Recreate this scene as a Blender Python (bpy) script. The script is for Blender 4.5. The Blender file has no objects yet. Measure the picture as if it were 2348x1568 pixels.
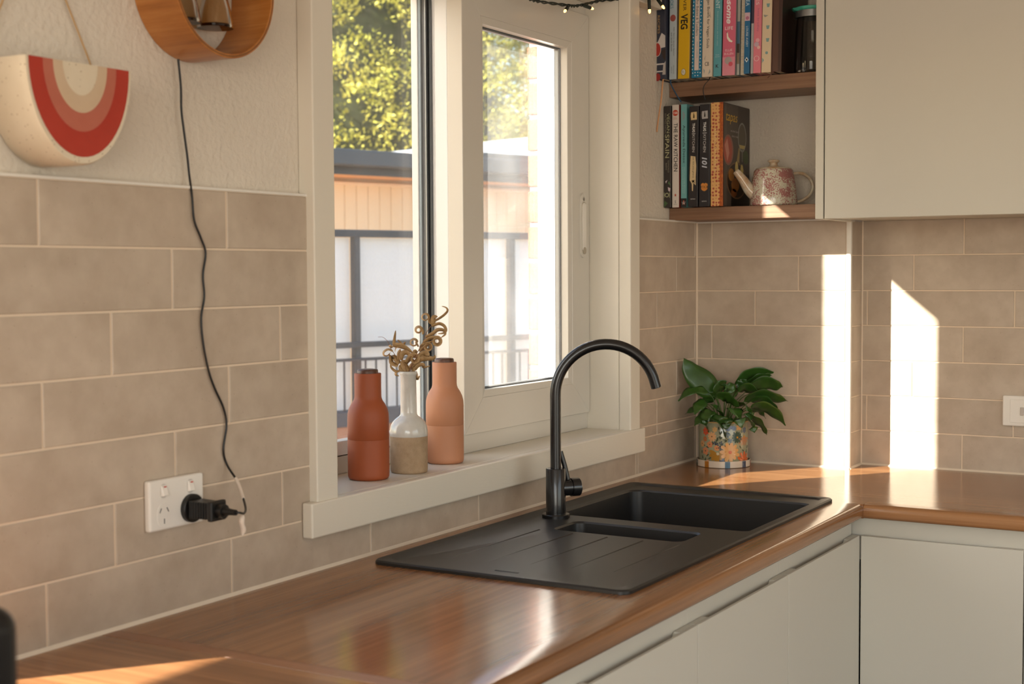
import bpy, bmesh, math, random
from mathutils import Vector, Matrix
random.seed(7)
S = bpy.context.scene
COL = S.collection
pi = math.pi

# ------------------------------------------------------------------ camera, world, sun, fill lamps, exposure
cam_d = bpy.data.cameras.new('camera'); cam = bpy.data.objects.new('camera', cam_d); COL.objects.link(cam); S.camera = cam
Fv = Vector((0.85925302, 0.50912303, -0.04977942)); Rv = Vector((0.50950719, -0.86044822, -0.00559303)); Uv = Vector((0.04568015, 0.02055715, 0.99874458))
cam.matrix_world = Matrix(((Rv.x, Uv.x, -Fv.x, -3.8574), (Rv.y, Uv.y, -Fv.y, -1.6482), (Rv.z, Uv.z, -Fv.z, 1.4583), (0, 0, 0, 1)))
cam_d.sensor_width = 36; cam_d.lens = 3213.59 / 2348 * 36; cam_d.clip_start = .05
cam_d.dof.use_dof = True; cam_d.dof.focus_distance = 3.3; cam_d.dof.aperture_fstop = 5.6

w = bpy.data.worlds.new('sky'); S.world = w; w.use_nodes = True
wn = w.node_tree; bg = wn.nodes['Background']
sky = wn.nodes.new('ShaderNodeTexSky'); sky.sky_type = 'NISHITA'; sky.sun_disc = False
sky.sun_elevation = math.radians(28); sky.sun_rotation = math.radians(-51); sky.dust_density = 1.5
wn.links.new(sky.outputs[0], bg.inputs[0]); bg.inputs[1].default_value = .5

SUN = Vector((1, -.75, -.64)).normalized()
sun_d = bpy.data.lights.new('sun', 'SUN'); sun_d.energy = 28; sun_d.color = (1, .93, .83); sun_d.angle = math.radians(.53)
sun = bpy.data.objects.new('sun', sun_d); COL.objects.link(sun); sun.rotation_euler = (-SUN).to_track_quat('Z', 'Y').to_euler()

def area(name, loc, direction, sx, sy, power, color):
    d = bpy.data.lights.new(name, 'AREA'); d.shape = 'RECTANGLE'; d.size = sx; d.size_y = sy; d.energy = power; d.color = color
    o = bpy.data.objects.new(name, d); COL.objects.link(o); o.location = loc
    o.rotation_euler = (-Vector(direction)).to_track_quat('Z', 'Y').to_euler()
area('fill_lamp_back', (-2.9, -4.62, 1.15), (0, 1, 0), 3.3, 2.2, 32, (1, .925, .82))  # unseen area lamp added behind the viewer to fill the room
area('fill_lamp_side', (-5.62, -2.2, 1.5), (1, 0, 0), 2.6, 1.45, 50, (1, .925, .82))  # second added fill lamp, brightening the end wall from the left
S.view_settings.view_transform = 'Standard'; S.view_settings.look = 'None'
S.view_settings.exposure = 0.0; S.view_settings.gamma = 1; S.view_settings.use_curve_mapping = False
S.cycles.use_denoising = True
S.cycles.sample_clamp_indirect = 6
S.cycles.max_bounces = 6; S.cycles.diffuse_bounces = 3; S.cycles.glossy_bounces = 3; S.cycles.transparent_max_bounces = 12
S.cycles.caustics_reflective = False; S.cycles.caustics_refractive = False
S.cycles.use_adaptive_sampling = True; S.cycles.adaptive_threshold = .07

# ------------------------------------------------------------------ helpers
def lin(r, g, b):
    f = lambda c: (c / 255 / 12.92) if c / 255 <= .04045 else ((c / 255 + .055) / 1.055) ** 2.4
    return (f(r), f(g), f(b), 1)
MATS = {}
def mat(name, rgb, rough=.5, metal=0, var=None, vscale=8, stretch=(1, 1, 1), bump=0, bscale=80, rnd=0, spec=.5, coat=0, sub=0):
    """principled material; var = second sRGB colour mixed in by noise, rnd = brightness change per object"""
    if name in MATS: return MATS[name]
    m = bpy.data.materials.new(name); m.use_nodes = True; MATS[name] = m
    nt = m.node_tree; p = nt.nodes['Principled BSDF']; L = nt.links.new
    p.inputs['Base Color'].default_value = lin(*rgb); p.inputs['Roughness'].default_value = rough; p.inputs['Metallic'].default_value = metal
    p.inputs['Specular IOR Level'].default_value = spec; p.inputs['Coat Weight'].default_value = coat
    tc = nt.nodes.new('ShaderNodeTexCoord'); mp = nt.nodes.new('ShaderNodeMapping'); mp.inputs['Scale'].default_value = stretch
    L(tc.outputs['Object'], mp.inputs['Vector'])
    out = None
    if var:
        n = nt.nodes.new('ShaderNodeTexNoise'); n.inputs['Scale'].default_value = vscale; n.inputs['Detail'].default_value = 6; n.inputs['Roughness'].default_value = .6
        L(mp.outputs[0], n.inputs['Vector'])
        if rnd:
            oi = nt.nodes.new('ShaderNodeObjectInfo'); ad = nt.nodes.new('ShaderNodeVectorMath'); ad.operation = 'MULTIPLY_ADD'
            cx = nt.nodes.new('ShaderNodeCombineXYZ')
            for i in range(3): L(oi.outputs['Random'], cx.inputs[i])
            ad.inputs[1].default_value = (37, 53, 71); L(cx.outputs[0], ad.inputs[0]); L(mp.outputs[0], ad.inputs[2]); L(ad.outputs[0], n.inputs['Vector'])
        cr = nt.nodes.new('ShaderNodeValToRGB'); cr.color_ramp.elements[0].position = .36; cr.color_ramp.elements[1].position = .66
        cr.color_ramp.elements[0].color = lin(*rgb); cr.color_ramp.elements[1].color = lin(*var)
        L(n.outputs['Fac'], cr.inputs[0]); out = cr.outputs[0]
    if rnd:
        oi = nt.nodes.new('ShaderNodeObjectInfo'); mr = nt.nodes.new('ShaderNodeMapRange')
        mr.inputs['To Min'].default_value = 1 - rnd; mr.inputs['To Max'].default_value = 1 + rnd
        L(oi.outputs['Random'], mr.inputs[0]); hs = nt.nodes.new('ShaderNodeHueSaturation'); L(mr.outputs[0], hs.inputs['Value'])
        if out: L(out, hs.inputs['Color'])
        else: hs.inputs['Color'].default_value = lin(*rgb)
        out = hs.outputs[0]
    if out: L(out, p.inputs['Base Color'])
    if bump:
        n2 = nt.nodes.new('ShaderNodeTexNoise'); n2.inputs['Scale'].default_value = bscale; n2.inputs['Detail'].default_value = 4
        L(mp.outputs[0], n2.inputs['Vector']); b = nt.nodes.new('ShaderNodeBump'); b.inputs['Strength'].default_value = bump; b.inputs['Distance'].default_value = .004
        L(n2.outputs['Fac'], b.inputs['Height']); L(b.outputs[0], p.inputs['Normal'])
    return m

def wood(name, dark, mid, light, axis, rough=.3, fine=55, coarse=7, along=.9, bump=.12):
    if name in MATS: return MATS[name]
    m = bpy.data.materials.new(name); m.use_nodes = True; MATS[name] = m
    nt = m.node_tree; p = nt.nodes['Principled BSDF']; L = nt.links.new
    tc = nt.nodes.new('ShaderNodeTexCoord')
    def mapping(sc):
        mp = nt.nodes.new('ShaderNodeMapping'); v = [sc, sc, sc]; v[axis] = along; mp.inputs['Scale'].default_value = v
        L(tc.outputs['Object'], mp.inputs[0]); return mp
    a = nt.nodes.new('ShaderNodeTexNoise'); a.inputs['Scale'].default_value = 1; a.inputs['Detail'].default_value = 3; a.inputs['Distortion'].default_value = .6
    L(mapping(coarse).outputs[0], a.inputs['Vector'])
    b = nt.nodes.new('ShaderNodeTexNoise'); b.inputs['Scale'].default_value = 1; b.inputs['Detail'].default_value = 8; b.inputs['Roughness'].default_value = .7
    L(mapping(fine).outputs[0], b.inputs['Vector'])
    mx = nt.nodes.new('ShaderNodeMix'); mx.inputs[0].default_value = .55; L(a.outputs['Fac'], mx.inputs[2]); L(b.outputs['Fac'], mx.inputs[3])
    cr = nt.nodes.new('ShaderNodeValToRGB'); e = cr.color_ramp.elements
    e[0].position = .36; e[0].color = lin(*dark); e[1].position = .64; e[1].color = lin(*light)
    k = cr.color_ramp.elements.new(.5); k.color = lin(*mid)
    L(mx.outputs[0], cr.inputs[0]); L(cr.outputs[0], p.inputs['Base Color'])
    p.inputs['Roughness'].default_value = rough
    bp = nt.nodes.new('ShaderNodeBump'); bp.inputs['Strength'].default_value = bump; bp.inputs['Distance'].default_value = .001
    L(b.outputs['Fac'], bp.inputs['Height']); L(bp.outputs[0], p.inputs['Normal'])
    return m

def glass(name, tint=(.96, .98, .97), ior=1.5, dust=0.0, dscale=900, rough=0.0):
    """thin glass: see-through with Fresnel reflections and, where wanted, a film of dust that scatters sunlight"""
    if name in MATS: return MATS[name]
    m = bpy.data.materials.new(name); m.use_nodes = True; MATS[name] = m
    nt = m.node_tree; L = nt.links.new; nt.nodes.clear()
    o = nt.nodes.new('ShaderNodeOutputMaterial'); tr = nt.nodes.new('ShaderNodeBsdfTransparent'); tr.inputs[0].default_value = (*tint, 1)
    gl = nt.nodes.new('ShaderNodeBsdfGlossy'); gl.inputs['Roughness'].default_value = rough
    fr = nt.nodes.new('ShaderNodeFresnel'); fr.inputs[0].default_value = ior
    mx = nt.nodes.new('ShaderNodeMixShader'); L(fr.outputs[0], mx.inputs[0]); L(tr.outputs[0], mx.inputs[1]); L(gl.outputs[0], mx.inputs[2])
    last = mx
    if dust:
        df = nt.nodes.new('ShaderNodeBsdfTranslucent'); df.inputs[0].default_value = (.8, .8, .8, 1)
        d2 = nt.nodes.new('ShaderNodeBsdfDiffuse'); d2.inputs[0].default_value = (.8, .8, .8, 1)
        ds = nt.nodes.new('ShaderNodeMixShader'); ds.inputs[0].default_value = .35; L(df.outputs[0], ds.inputs[1]); L(d2.outputs[0], ds.inputs[2])
        tc = nt.nodes.new('ShaderNodeTexCoord'); n = nt.nodes.new('ShaderNodeTexNoise'); n.inputs['Scale'].default_value = dscale; n.inputs['Detail'].default_value = 3
        L(tc.outputs['Object'], n.inputs['Vector'])
        n2 = nt.nodes.new('ShaderNodeTexNoise'); n2.inputs['Scale'].default_value = 5; L(tc.outputs['Object'], n2.inputs['Vector'])
        mu = nt.nodes.new('ShaderNodeMath'); mu.operation = 'MULTIPLY'; L(n.outputs['Fac'], mu.inputs[0]); L(n2.outputs['Fac'], mu.inputs[1])
        mr = nt.nodes.new('ShaderNodeMapRange'); mr.inputs[1].default_value = .1; mr.inputs[2].default_value = .42; mr.inputs[3].default_value = dust * .35; mr.inputs[4].default_value = dust * 1.6
        L(mu.outputs[0], mr.inputs[0])
        m2 = nt.nodes.new('ShaderNodeMixShader'); L(mr.outputs[0], m2.inputs[0]); L(mx.outputs[0], m2.inputs[1]); L(ds.outputs[0], m2.inputs[2]); last = m2
    L(last.outputs[0], o.inputs[0]); return m

def emis(name, rgb, strength):
    if name in MATS: return MATS[name]
    m = mat(name, rgb, .4); p = m.node_tree.nodes['Principled BSDF']; p.inputs['Emission Color'].default_value = lin(*rgb); p.inputs['Emission Strength'].default_value = strength
    return m

class MB:
    def __init__(s): s.v = []; s.f = []
    def quadface(s, *pts): n = len(s.v); s.v += [tuple(p) for p in pts]; s.f.append(tuple(range(n, n + len(pts)))); return s
    def box(s, x0, x1, y0, y1, z0, z1):
        n = len(s.v); s.v += [(x0, y0, z0), (x1, y0, z0), (x1, y1, z0), (x0, y1, z0), (x0, y0, z1), (x1, y0, z1), (x1, y1, z1), (x0, y1, z1)]
        s.f += [(n, n + 3, n + 2, n + 1), (n + 4, n + 5, n + 6, n + 7), (n, n + 1, n + 5, n + 4), (n + 1, n + 2, n + 6, n + 5), (n + 2, n + 3, n + 7, n + 6), (n + 3, n, n + 4, n + 7)]; return s
    def prism(s, a, b):
        """solid between two rings of points of equal length"""
        n = len(s.v); k = len(a); s.v += [tuple(p) for p in a] + [tuple(p) for p in b]
        s.f.append(tuple(range(n, n + k))); s.f.append(tuple(range(n + 2 * k - 1, n + k - 1, -1)))
        for i in range(k):
            j = (i + 1) % k; s.f.append((n + j, n + i, n + k + i, n + k + j))
        return s
    def rings(s, rs, cap0=True, cap1=True, closed=True):
        n = len(s.v); k = len(rs[0])
        for r in rs: s.v += [tuple(p) for p in r]
        for a in range(len(rs) - 1):
            for i in range(k if closed else k - 1):
                j = (i + 1) % k; s.f.append((n + a * k + i, n + a * k + j, n + (a + 1) * k + j, n + (a + 1) * k + i))
        if cap0: s.f.append(tuple(range(n + k - 1, n - 1, -1)))
        if cap1: s.f.append(tuple(range(n + (len(rs) - 1) * k, n + len(rs) * k)))
        return s
    def lathe(s, prof, seg=40, c=(0, 0), cap0=True, cap1=True, sx=1, sy=1):
        rs = [[(c[0] + max(r, 1e-5) * sx * math.cos(2 * pi * i / seg), c[1] + max(r, 1e-5) * sy * math.sin(2 * pi * i / seg), z) for i in range(seg)] for r, z in prof]
        return s.rings(rs, cap0, cap1)
    def tube(s, pts, rad, seg=8, cap=True):
        pts = [Vector(p) for p in pts]; n = len(pts); rad = rad if isinstance(rad, (list, tuple)) else [rad] * n
        t0 = (pts[1] - pts[0]).normalized(); u = t0.orthogonal().normalized(); rs = []
        for i, p in enumerate(pts):
            t = (pts[min(i + 1, n - 1)] - pts[max(i - 1, 0)]).normalized()
            u = (u - t * u.dot(t)).normalized(); v = t.cross(u)
            rs.append([p + (u * math.cos(2 * pi * k / seg) + v * math.sin(2 * pi * k / seg)) * rad[i] for k in range(seg)])
        return s.rings(rs, cap, cap)
    def ribbon(s, pts, widths, side, thick=0):
        pts = [Vector(p) for p in pts]; n = len(s.v)
        for i, p in enumerate(pts):
            sd = side[i] if isinstance(side, list) else side
            s.v += [tuple(p - Vector(sd) * widths[i] / 2), tuple(p + Vector(sd) * widths[i] / 2)]
        for i in range(len(pts) - 1): s.f.append((n + 2 * i, n + 2 * i + 1, n + 2 * i + 3, n + 2 * i + 2))
        return s
    def build(s, name, m, parent=None, bevel=0, smooth=False, seg=2, loc=None, sharp=38, solid=0):
        me = bpy.data.meshes.new(name); me.from_pydata(s.v, [], s.f); me.materials.append(m)
        bm = bmesh.new(); bm.from_mesh(me); bmesh.ops.recalc_face_normals(bm, faces=bm.faces)
        if smooth:
            for f in bm.faces: f.smooth = True
            for e in bm.edges:
                if len(e.link_faces) == 2 and e.calc_face_angle(0) > math.radians(sharp): e.smooth = False
        bm.to_mesh(me); bm.free()
        o = bpy.data.objects.new(name, me); COL.objects.link(o)
        if parent: o.parent = parent
        if loc: o.location = loc
        if solid: md = o.modifiers.new('thick', 'SOLIDIFY'); md.thickness = solid; md.offset = 0
        if bevel:
            b = o.modifiers.new('bevel', 'BEVEL'); b.width = bevel; b.segments = seg; b.limit_method = 'ANGLE'; b.angle_limit = math.radians(35); b.harden_normals = False
        return o
def box(name, m, parent, x0, x1, y0, y1, z0, z1, bevel=.0015, seg=2): return MB().box(x0, x1, y0, y1, z0, z1).build(name, m, parent, bevel, seg=seg)
def tag(o, label, cat, group=None, kind=None):
    o['label'] = label; o['category'] = cat
    if group: o['group'] = group
    if kind: o['kind'] = kind
    return o
def empty(name, loc=(0, 0, 0), parent=None, rot=(0, 0, 0)):
    o = bpy.data.objects.new(name, None); COL.objects.link(o); o.location = loc; o.rotation_euler = rot; o.empty_display_size = .05
    if parent: o.parent = parent
    return o
def struct(o, label=None, cat=None):
    o['kind'] = 'structure'
    if label: o['label'] = label; o['category'] = cat
    return o
def smooth_path(pts, n=6):
    """Catmull-Rom through points"""
    P = [Vector(p) for p in pts]; out = []
    for i in range(len(P) - 1):
        a, b, c, d = P[max(i - 1, 0)], P[i], P[i + 1], P[min(i + 2, len(P) - 1)]
        for k in range(n):
            t = k / n; out.append(.5 * ((2 * b) + (c - a) * t + (2 * a - 5 * b + 4 * c - d) * t * t + (-a + 3 * b - 3 * c + d) * t ** 3))
    out.append(P[-1]); return out
def text_mesh(s, bold=0, shear=0):
    cu = bpy.data.curves.new('lettering', 'FONT'); cu.body = s; cu.size = 1; cu.offset = bold; cu.shear = shear; cu.resolution_u = 3; cu.fill_mode = 'FRONT'
    o = bpy.data.objects.new('lettering', cu); COL.objects.link(o)
    dg = bpy.context.evaluated_depsgraph_get(); me = bpy.data.meshes.new_from_object(o.evaluated_get(dg))
    bpy.data.objects.remove(o); bpy.data.curves.remove(cu); return me
def lettering(parent, s, m, origin, xdir, ydir, length, height, bold=0, shear=0, name='lettering'):
    """text centred on origin, fitted to length along xdir and height along ydir"""
    me = text_mesh(s, bold, shear); xs = [v.co.x for v in me.vertices]; ys = [v.co.y for v in me.vertices]
    if not xs: return None
    x0, x1, y0, y1 = min(xs), max(xs), min(ys), max(ys); X = Vector(xdir); Y = Vector(ydir); O = Vector(origin)
    for v in me.vertices:
        v.co = O + X * ((v.co.x - x0) / (x1 - x0) - .5) * length + Y * ((v.co.y - y0) / (y1 - y0) - .5) * height
    me.name = name; me.materials.clear(); me.materials.append(m)
    o = bpy.data.objects.new(name, me); COL.objects.link(o); o.parent = parent; return o

# ------------------------------------------------------------------ materials
PLASTER = mat('plaster', (222, 211, 196), .75, var=(216, 205, 189), vscale=3, bump=.75, bscale=95)
PLASTER2 = mat('plaster_textured', (218, 208, 194), .75, bump=.7, bscale=150)
PAINT = mat('painted_timber', (226, 218, 203), .38, bump=.06, bscale=60, stretch=(1, 1, 6))
UPVC = mat('white_upvc', (216, 210, 199), .28)
UPVC_W = mat('white_upvc_cool', (238, 238, 238), .3)
TILE = mat('tile_glaze', (184, 167, 148), .42, var=(198, 182, 163), vscale=9, rnd=.035, bump=.04, bscale=120)
nt = TILE.node_tree; pb = nt.nodes['Principled BSDF']; L = nt.links.new; src = pb.inputs['Base Color'].links[0].from_socket
tcn = nt.nodes.new('ShaderNodeTexCoord'); oi = nt.nodes.new('ShaderNodeObjectInfo'); mu = nt.nodes.new('ShaderNodeVectorMath'); mu.operation = 'ADD'; L(tcn.outputs['Object'], mu.inputs[0]); L(oi.outputs['Location'], mu.inputs[1])
vo = nt.nodes.new('ShaderNodeTexVoronoi'); vo.inputs['Scale'].default_value = 70; L(mu.outputs[0], vo.inputs['Vector'])
nz = nt.nodes.new('ShaderNodeTexNoise'); nz.inputs['Scale'].default_value = 26; nz.inputs['Detail'].default_value = 5; L(mu.outputs[0], nz.inputs['Vector'])
cr = nt.nodes.new('ShaderNodeValToRGB'); cr.color_ramp.elements[0].position = .035; cr.color_ramp.elements[1].position = .075; cr.color_ramp.elements[0].color = (.62, .56, .5, 1); L(vo.outputs['Distance'], cr.inputs[0])
cr2 = nt.nodes.new('ShaderNodeValToRGB'); cr2.color_ramp.elements[0].position = .3; cr2.color_ramp.elements[1].position = .6; cr2.color_ramp.elements[0].color = (.86, .84, .82, 1); L(nz.outputs['Fac'], cr2.inputs[0])
m1 = nt.nodes.new('ShaderNodeMix'); m1.data_type = 'RGBA'; m1.blend_type = 'MULTIPLY'; m1.inputs[0].default_value = .85; L(src, m1.inputs[6]); L(cr.outputs[0], m1.inputs[7])
m2 = nt.nodes.new('ShaderNodeMix'); m2.data_type = 'RGBA'; m2.blend_type = 'MULTIPLY'; m2.inputs[0].default_value = .7; L(m1.outputs[2], m2.inputs[6]); L(cr2.outputs[0], m2.inputs[7]); L(m2.outputs[2], pb.inputs['Base Color'])
GROUT = mat('grout', (226, 206, 182), .85)
TRIMW = mat('white_tile_trim', (232, 226, 216), .35)
CAB = mat('cabinet_laminate', (203, 198, 185), .42)
CAB2 = mat('cabinet_edge', (198, 192, 180), .45)
BENCH_X = wood('bench_laminate', (120, 80, 48), (148, 102, 65), (174, 126, 84), 0, rough=.17, bump=.06)
BENCH_Y = wood('bench_laminate_turned', (120, 80, 48), (148, 102, 65), (174, 126, 84), 1, rough=.17, bump=.06)
SHELFW = wood('shelf_laminate', (112, 80, 58), (136, 100, 75), (158, 120, 93), 1, rough=.45, fine=120, coarse=12, along=2.5)
SINKM = mat('black_granite', (30, 29, 28), .42, var=(40, 38, 36), vscale=900, bump=.05, bscale=900)
TAPM = mat('matt_black_metal', (22, 22, 23), .26, metal=.0, coat=.2)
WHITEP = mat('white_plastic', (236, 230, 221), .25)
BLACKP = mat('black_plastic', (18, 17, 16), .4)
RED = mat('red_mark', (205, 50, 35), .4)
GASKET = mat('grey_gasket', (78, 82, 86), .5)
GASKETB = mat('bluegrey_gasket', (120, 138, 150), .4)
SPACER = mat('aluminium_spacer', (150, 152, 152), .35, metal=.7)
GLASS = glass('window_glass', ior=1.5, dust=.035, dscale=260)
GLASSD = glass('dusty_window_glass', ior=1.62, dust=.13, dscale=420)

# ------------------------------------------------------------------ shell: floor, ceiling, walls
PY = .018                      # plaster plane of the window wall (tile faces stand at y = 0)
FLOORM = wood('floor_boards', (84, 62, 46), (104, 80, 60), (122, 96, 74), 0, rough=.4, fine=30, coarse=6)
struct(box('floor', FLOORM, None, -5.8, .3, -4.8, .3, -.1, 0, 0), 'warm timber board floor of the kitchen', 'floor')
struct(box('ceiling', mat('ceiling_paint', (236, 230, 220), .8), None, -5.8, .4, -4.8, .3, 2.75, 2.85, 0), 'flat pale ceiling above the kitchen', 'ceiling')
wb = MB()
wb.box(-5.8, -4.6, -4.75, -4.6, 0, 2.75).box(-1.2, .4, -4.75, -4.6, 0, 2.75).box(-4.6, -1.2, -4.75, -4.6, 2.3, 2.75)
struct(wb.build('wall_back', PLASTER), 'cream plaster wall behind the viewer with a wide door opening', 'wall')
ws = MB()
ws.box(-5.75, -5.6, -4.6, -3.55, 0, 2.75).box(-5.75, -5.6, -.85, .3, 0, 2.75).box(-5.75, -5.6, -3.55, -.85, 0, .75).box(-5.75, -5.6, -3.55, -.85, 2.25, 2.75)
struct(ws.build('wall_side', PLASTER), 'cream plaster wall at the far end of the bench with a window opening', 'wall')
d1 = struct(empty('door_1', (-2.9, -4.65, 0)), 'white framed door opening added around the fill lamp behind the viewer', 'door')  # unseen door frame added to house the back fill lamp
for x in (-1.68, -.56, .56, 1.68): box('stile', UPVC, d1, x - .03, x + .03, -.03, .03, 0, 2.3)
box('head', UPVC, d1, -1.7, 1.7, -.03, .03, 2.24, 2.3); box('threshold', UPVC, d1, -1.7, 1.7, -.03, .03, 0, .05)

# window wall (left of picture)
wl = MB()
wl.box(-5.75, -3.95, PY, .24, 0, 2.75)                         # left of second window
wl.box(-3.95, -2.70, PY, .24, 0, .88).box(-3.95, -2.70, PY, .24, 2.2, 2.75)
wl.box(-2.70, -1.77, PY, .24, 0, 2.75)
wl.box(-1.77, -.47, PY, .24, 0, 1.0).box(-1.77, -.47, PY, .24, 2.2, 2.75)
wl.box(-.47, .30, PY, .24, 0, 2.75)
wall_left = struct(wl.build('wall_left', PLASTER), 'cream plaster wall with tiled lower half around the window', 'wall')
BRICK = mat('red_brick', (158, 78, 54), .85, var=(144, 70, 48), vscale=30, rnd=.08, bump=.4, bscale=200)
MORTAR = mat('mortar', (168, 156, 142), .9)
ob = MB()
ob.box(-5.75, -3.97, .25, .284, -.2, 2.9).box(-3.97, -2.68, .25, .284, -.2, .86).box(-3.97, -2.68, .25, .284, 2.22, 2.9).box(-2.68, -1.78, .25, .284, -.2, 2.9).box(-1.78, -.27, .25, .284, -.2, 1.0).box(-1.78, -.27, .25, .284, 2.26, 2.9).box(-.27, .4, .25, .284, -.2, 2.9)
ob.box(-.494, -.27, .255, .284, 1.0, 2.26)
ob.build('mortar', MORTAR, wall_left)
brk = None
for k in range(13):
    z = 1.005 + k * .0982
    if brk is None:
        brk = box('brick', BRICK, wall_left, -.115, .115, -.02, .02, 0, .086, .004); brk.location = (-.385, .269, z)
    else:
        c = brk.copy(); COL.objects.link(c); c.location = (-.385, .269 + random.uniform(-.001, .001), z)

# tiles
L_T = .4038; P_T = .1; G_T = .0036
TM = {}
def tile_mesh(w, h):
    key = (round(w, 4), round(h, 4))
    if key in TM: return TM[key]
    m = MB(); b = .0012; t = .008
    def ring(i, y): return [(-w / 2 + i, y, -h / 2 + i), (w / 2 - i, y, -h / 2 + i), (w / 2 - i, y, h / 2 - i), (-w / 2 + i, y, h / 2 - i)]
    m.rings([ring(0, t), ring(0, b), ring(b, 0)], True, True)
    me = bpy.data.meshes.new('tile'); me.from_pydata(m.v, [], m.f); me.materials.append(TILE)
    bm = bmesh.new(); bm.from_mesh(me); bmesh.ops.recalc_face_normals(bm, faces=bm.faces); bm.to_mesh(me); bm.free()
    TM[key] = me; return me
def lay(parent, a0, a1, z0, z1, place, offs, rows):
    """running third-bond tiles on a rectangle [a0,a1]x[z0,z1]"""
    for k in rows:
        zt, zb = min(1.6 - P_T * (k - 1), z1), max(1.6 - P_T * k, z0)
        if zt - zb < .012: continue
        o = offs[(k - 1) % 3]; j = math.floor((a0 - o) / L_T)
        while o + j * L_T < a1:
            s, e = max(o + j * L_T, a0), min(o + (j + 1) * L_T, a1)
            if e - s > .008:
                ob_ = bpy.data.objects.new('tile', tile_mesh(e - s - G_T, zt - zb - G_T)); COL.objects.link(ob_); ob_.parent = parent
                place(ob_, (s + e) / 2, (zt + zb) / 2)
            j += 1
def placeA(o, a, z): o.location = (a, random.uniform(0, .0004), z)
OA = (.390, .258, .1235)
lay(wall_left, -2.66, -1.806, .9, 1.6, placeA, OA, range(1, 8))
lay(wall_left, -.425, -.001, 1.03, 1.6, placeA, OA, range(1, 8))
lay(wall_left, -1.829, -.401, .9, .9685, placeA, OA, [7])
lay(wall_left, -1.829, -1.806, .9685, .9999, placeA, OA, [7])
lay(wall_left, -.401, -.001, .9, 1.03, placeA, OA, [6, 7])
MB().box(-2.66, -1.806, .0018, PY, .88, 1.6).box(-1.806, -.42, .0018, PY, .88, 1.0).box(-.42, 0, .0018, PY, .88, 1.6).build('grout', GROUT, wall_left)
MB().box(-2.66, -1.806, -.0012, PY, 1.5995, 1.6042).box(-.425, 0, -.0012, PY, 1.5995, 1.6042).build('tile_edge_strip', TRIMW, wall_left, .0006)
MB().box(-1.809, -1.795, -.0008, PY, 1.02, 1.6).build('sealant_bead', mat('sealant', (222, 200, 175), .6), wall_left, .001)

# right wall: a shallow nib next to the corner, then a recessed stretch
RX = .11; NY = -.464
wr = MB()
wr.box(RX + .018, .3, -4.7, -.464, 0, 2.75)
wall_right = struct(wr.build('wall_right', PLASTER2), 'plaster end wall with tiled splashback under the white cabinet', 'wall')
wall_nib = struct(MB().box(.018, .3, -.454, .018, 0, 2.75).build('wall_nib', PLASTER2), 'plaster and tile nib standing forward of the end wall in the corner', 'wall')
def placeB(o, a, z): o.location = (random.uniform(0, .0004), a, z); o.rotation_euler = (0, 0, -pi / 2)
def placeC(o, a, z): o.location = (RX + random.uniform(0, .0004), a, z); o.rotation_euler = (0, 0, -pi / 2)
OB = (.355, .091, .221); OC = (.060, .197, .328)
lay(wall_nib, -.4515, 0, .9, 1.6, placeB, OB, range(1, 8))
lay(wall_right, -1.75, NY, .9, 1.6, placeC, OC, range(1, 8))
def placeR(o, a, z): o.location = (a, NY + random.uniform(0, .0003), z)
lay(wall_nib, .004, RX, .9, 1.6, placeR, (5, 5.02, 5.01), range(1, 8))
MB().box(.0018, .018, -.4515, 0, .88, 1.6).box(.003, RX + .01, NY + .0018, NY + .010, .88, 1.6).build('grout', GROUT, wall_nib)
gr = MB(); gr.box(RX + .0018, RX + .018, -1.75, NY, .88, 1.6)
gr.build('grout', GROUT, wall_right)
box('corner_trim', TRIMW, wall_nib, -.0015, .012, NY - .0015, -.4515, .9, 1.6, .0025)
box('tile_edge_strip', TRIMW, wall_nib, -.0012, .018, -.4515, 0, 1.5985, 1.6032, .0006)
MB().prism([(0, 0, .9), (-.004, 0, .9), (0, -.004, .9)], [(0, 0, 1.6), (-.004, 0, 1.6), (0, -.004, 1.6)]).build('corner_grout', GROUT, wall_nib)
MB().prism([(RX, NY, .9), (RX - .003, NY, .9), (RX, NY - .003, .9)], [(RX, NY, 1.6), (RX - .003, NY, 1.6), (RX, NY - .003, 1.6)]).build('corner_grout', GROUT, wall_right)
# sealant along the bench
se = MB(); se.prism([(-2.66, 0, .9), (-2.66, -.005, .9), (-2.66, 0, .9055)], [(0, 0, .9), (0, -.005, .9), (0, 0, .9055)])
se.build('bench_sealant', mat('white_sealant', (226, 212, 192), .5), wall_left)
se = MB(); se.prism([(0, 0, .9), (-.005, 0, .9), (0, 0, .905)], [(0, NY, .9), (-.005, NY, .9), (0, NY, .905)])
se.prism([(0, NY, .9), (0, NY - .005, .9), (0, NY, .905)], [(RX, NY, .9), (RX, NY - .005, .9), (RX, NY, .905)])
se.build('bench_sealant', MATS['white_sealant'], wall_nib)
se = MB(); se.prism([(RX, NY, .9), (RX - .005, NY, .9), (RX, NY, .905)], [(RX, -1.75, .9), (RX - .005, -1.75, .9), (RX, -1.75, .905)])
se.build('bench_sealant', MATS['white_sealant'], wall_right)

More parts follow.
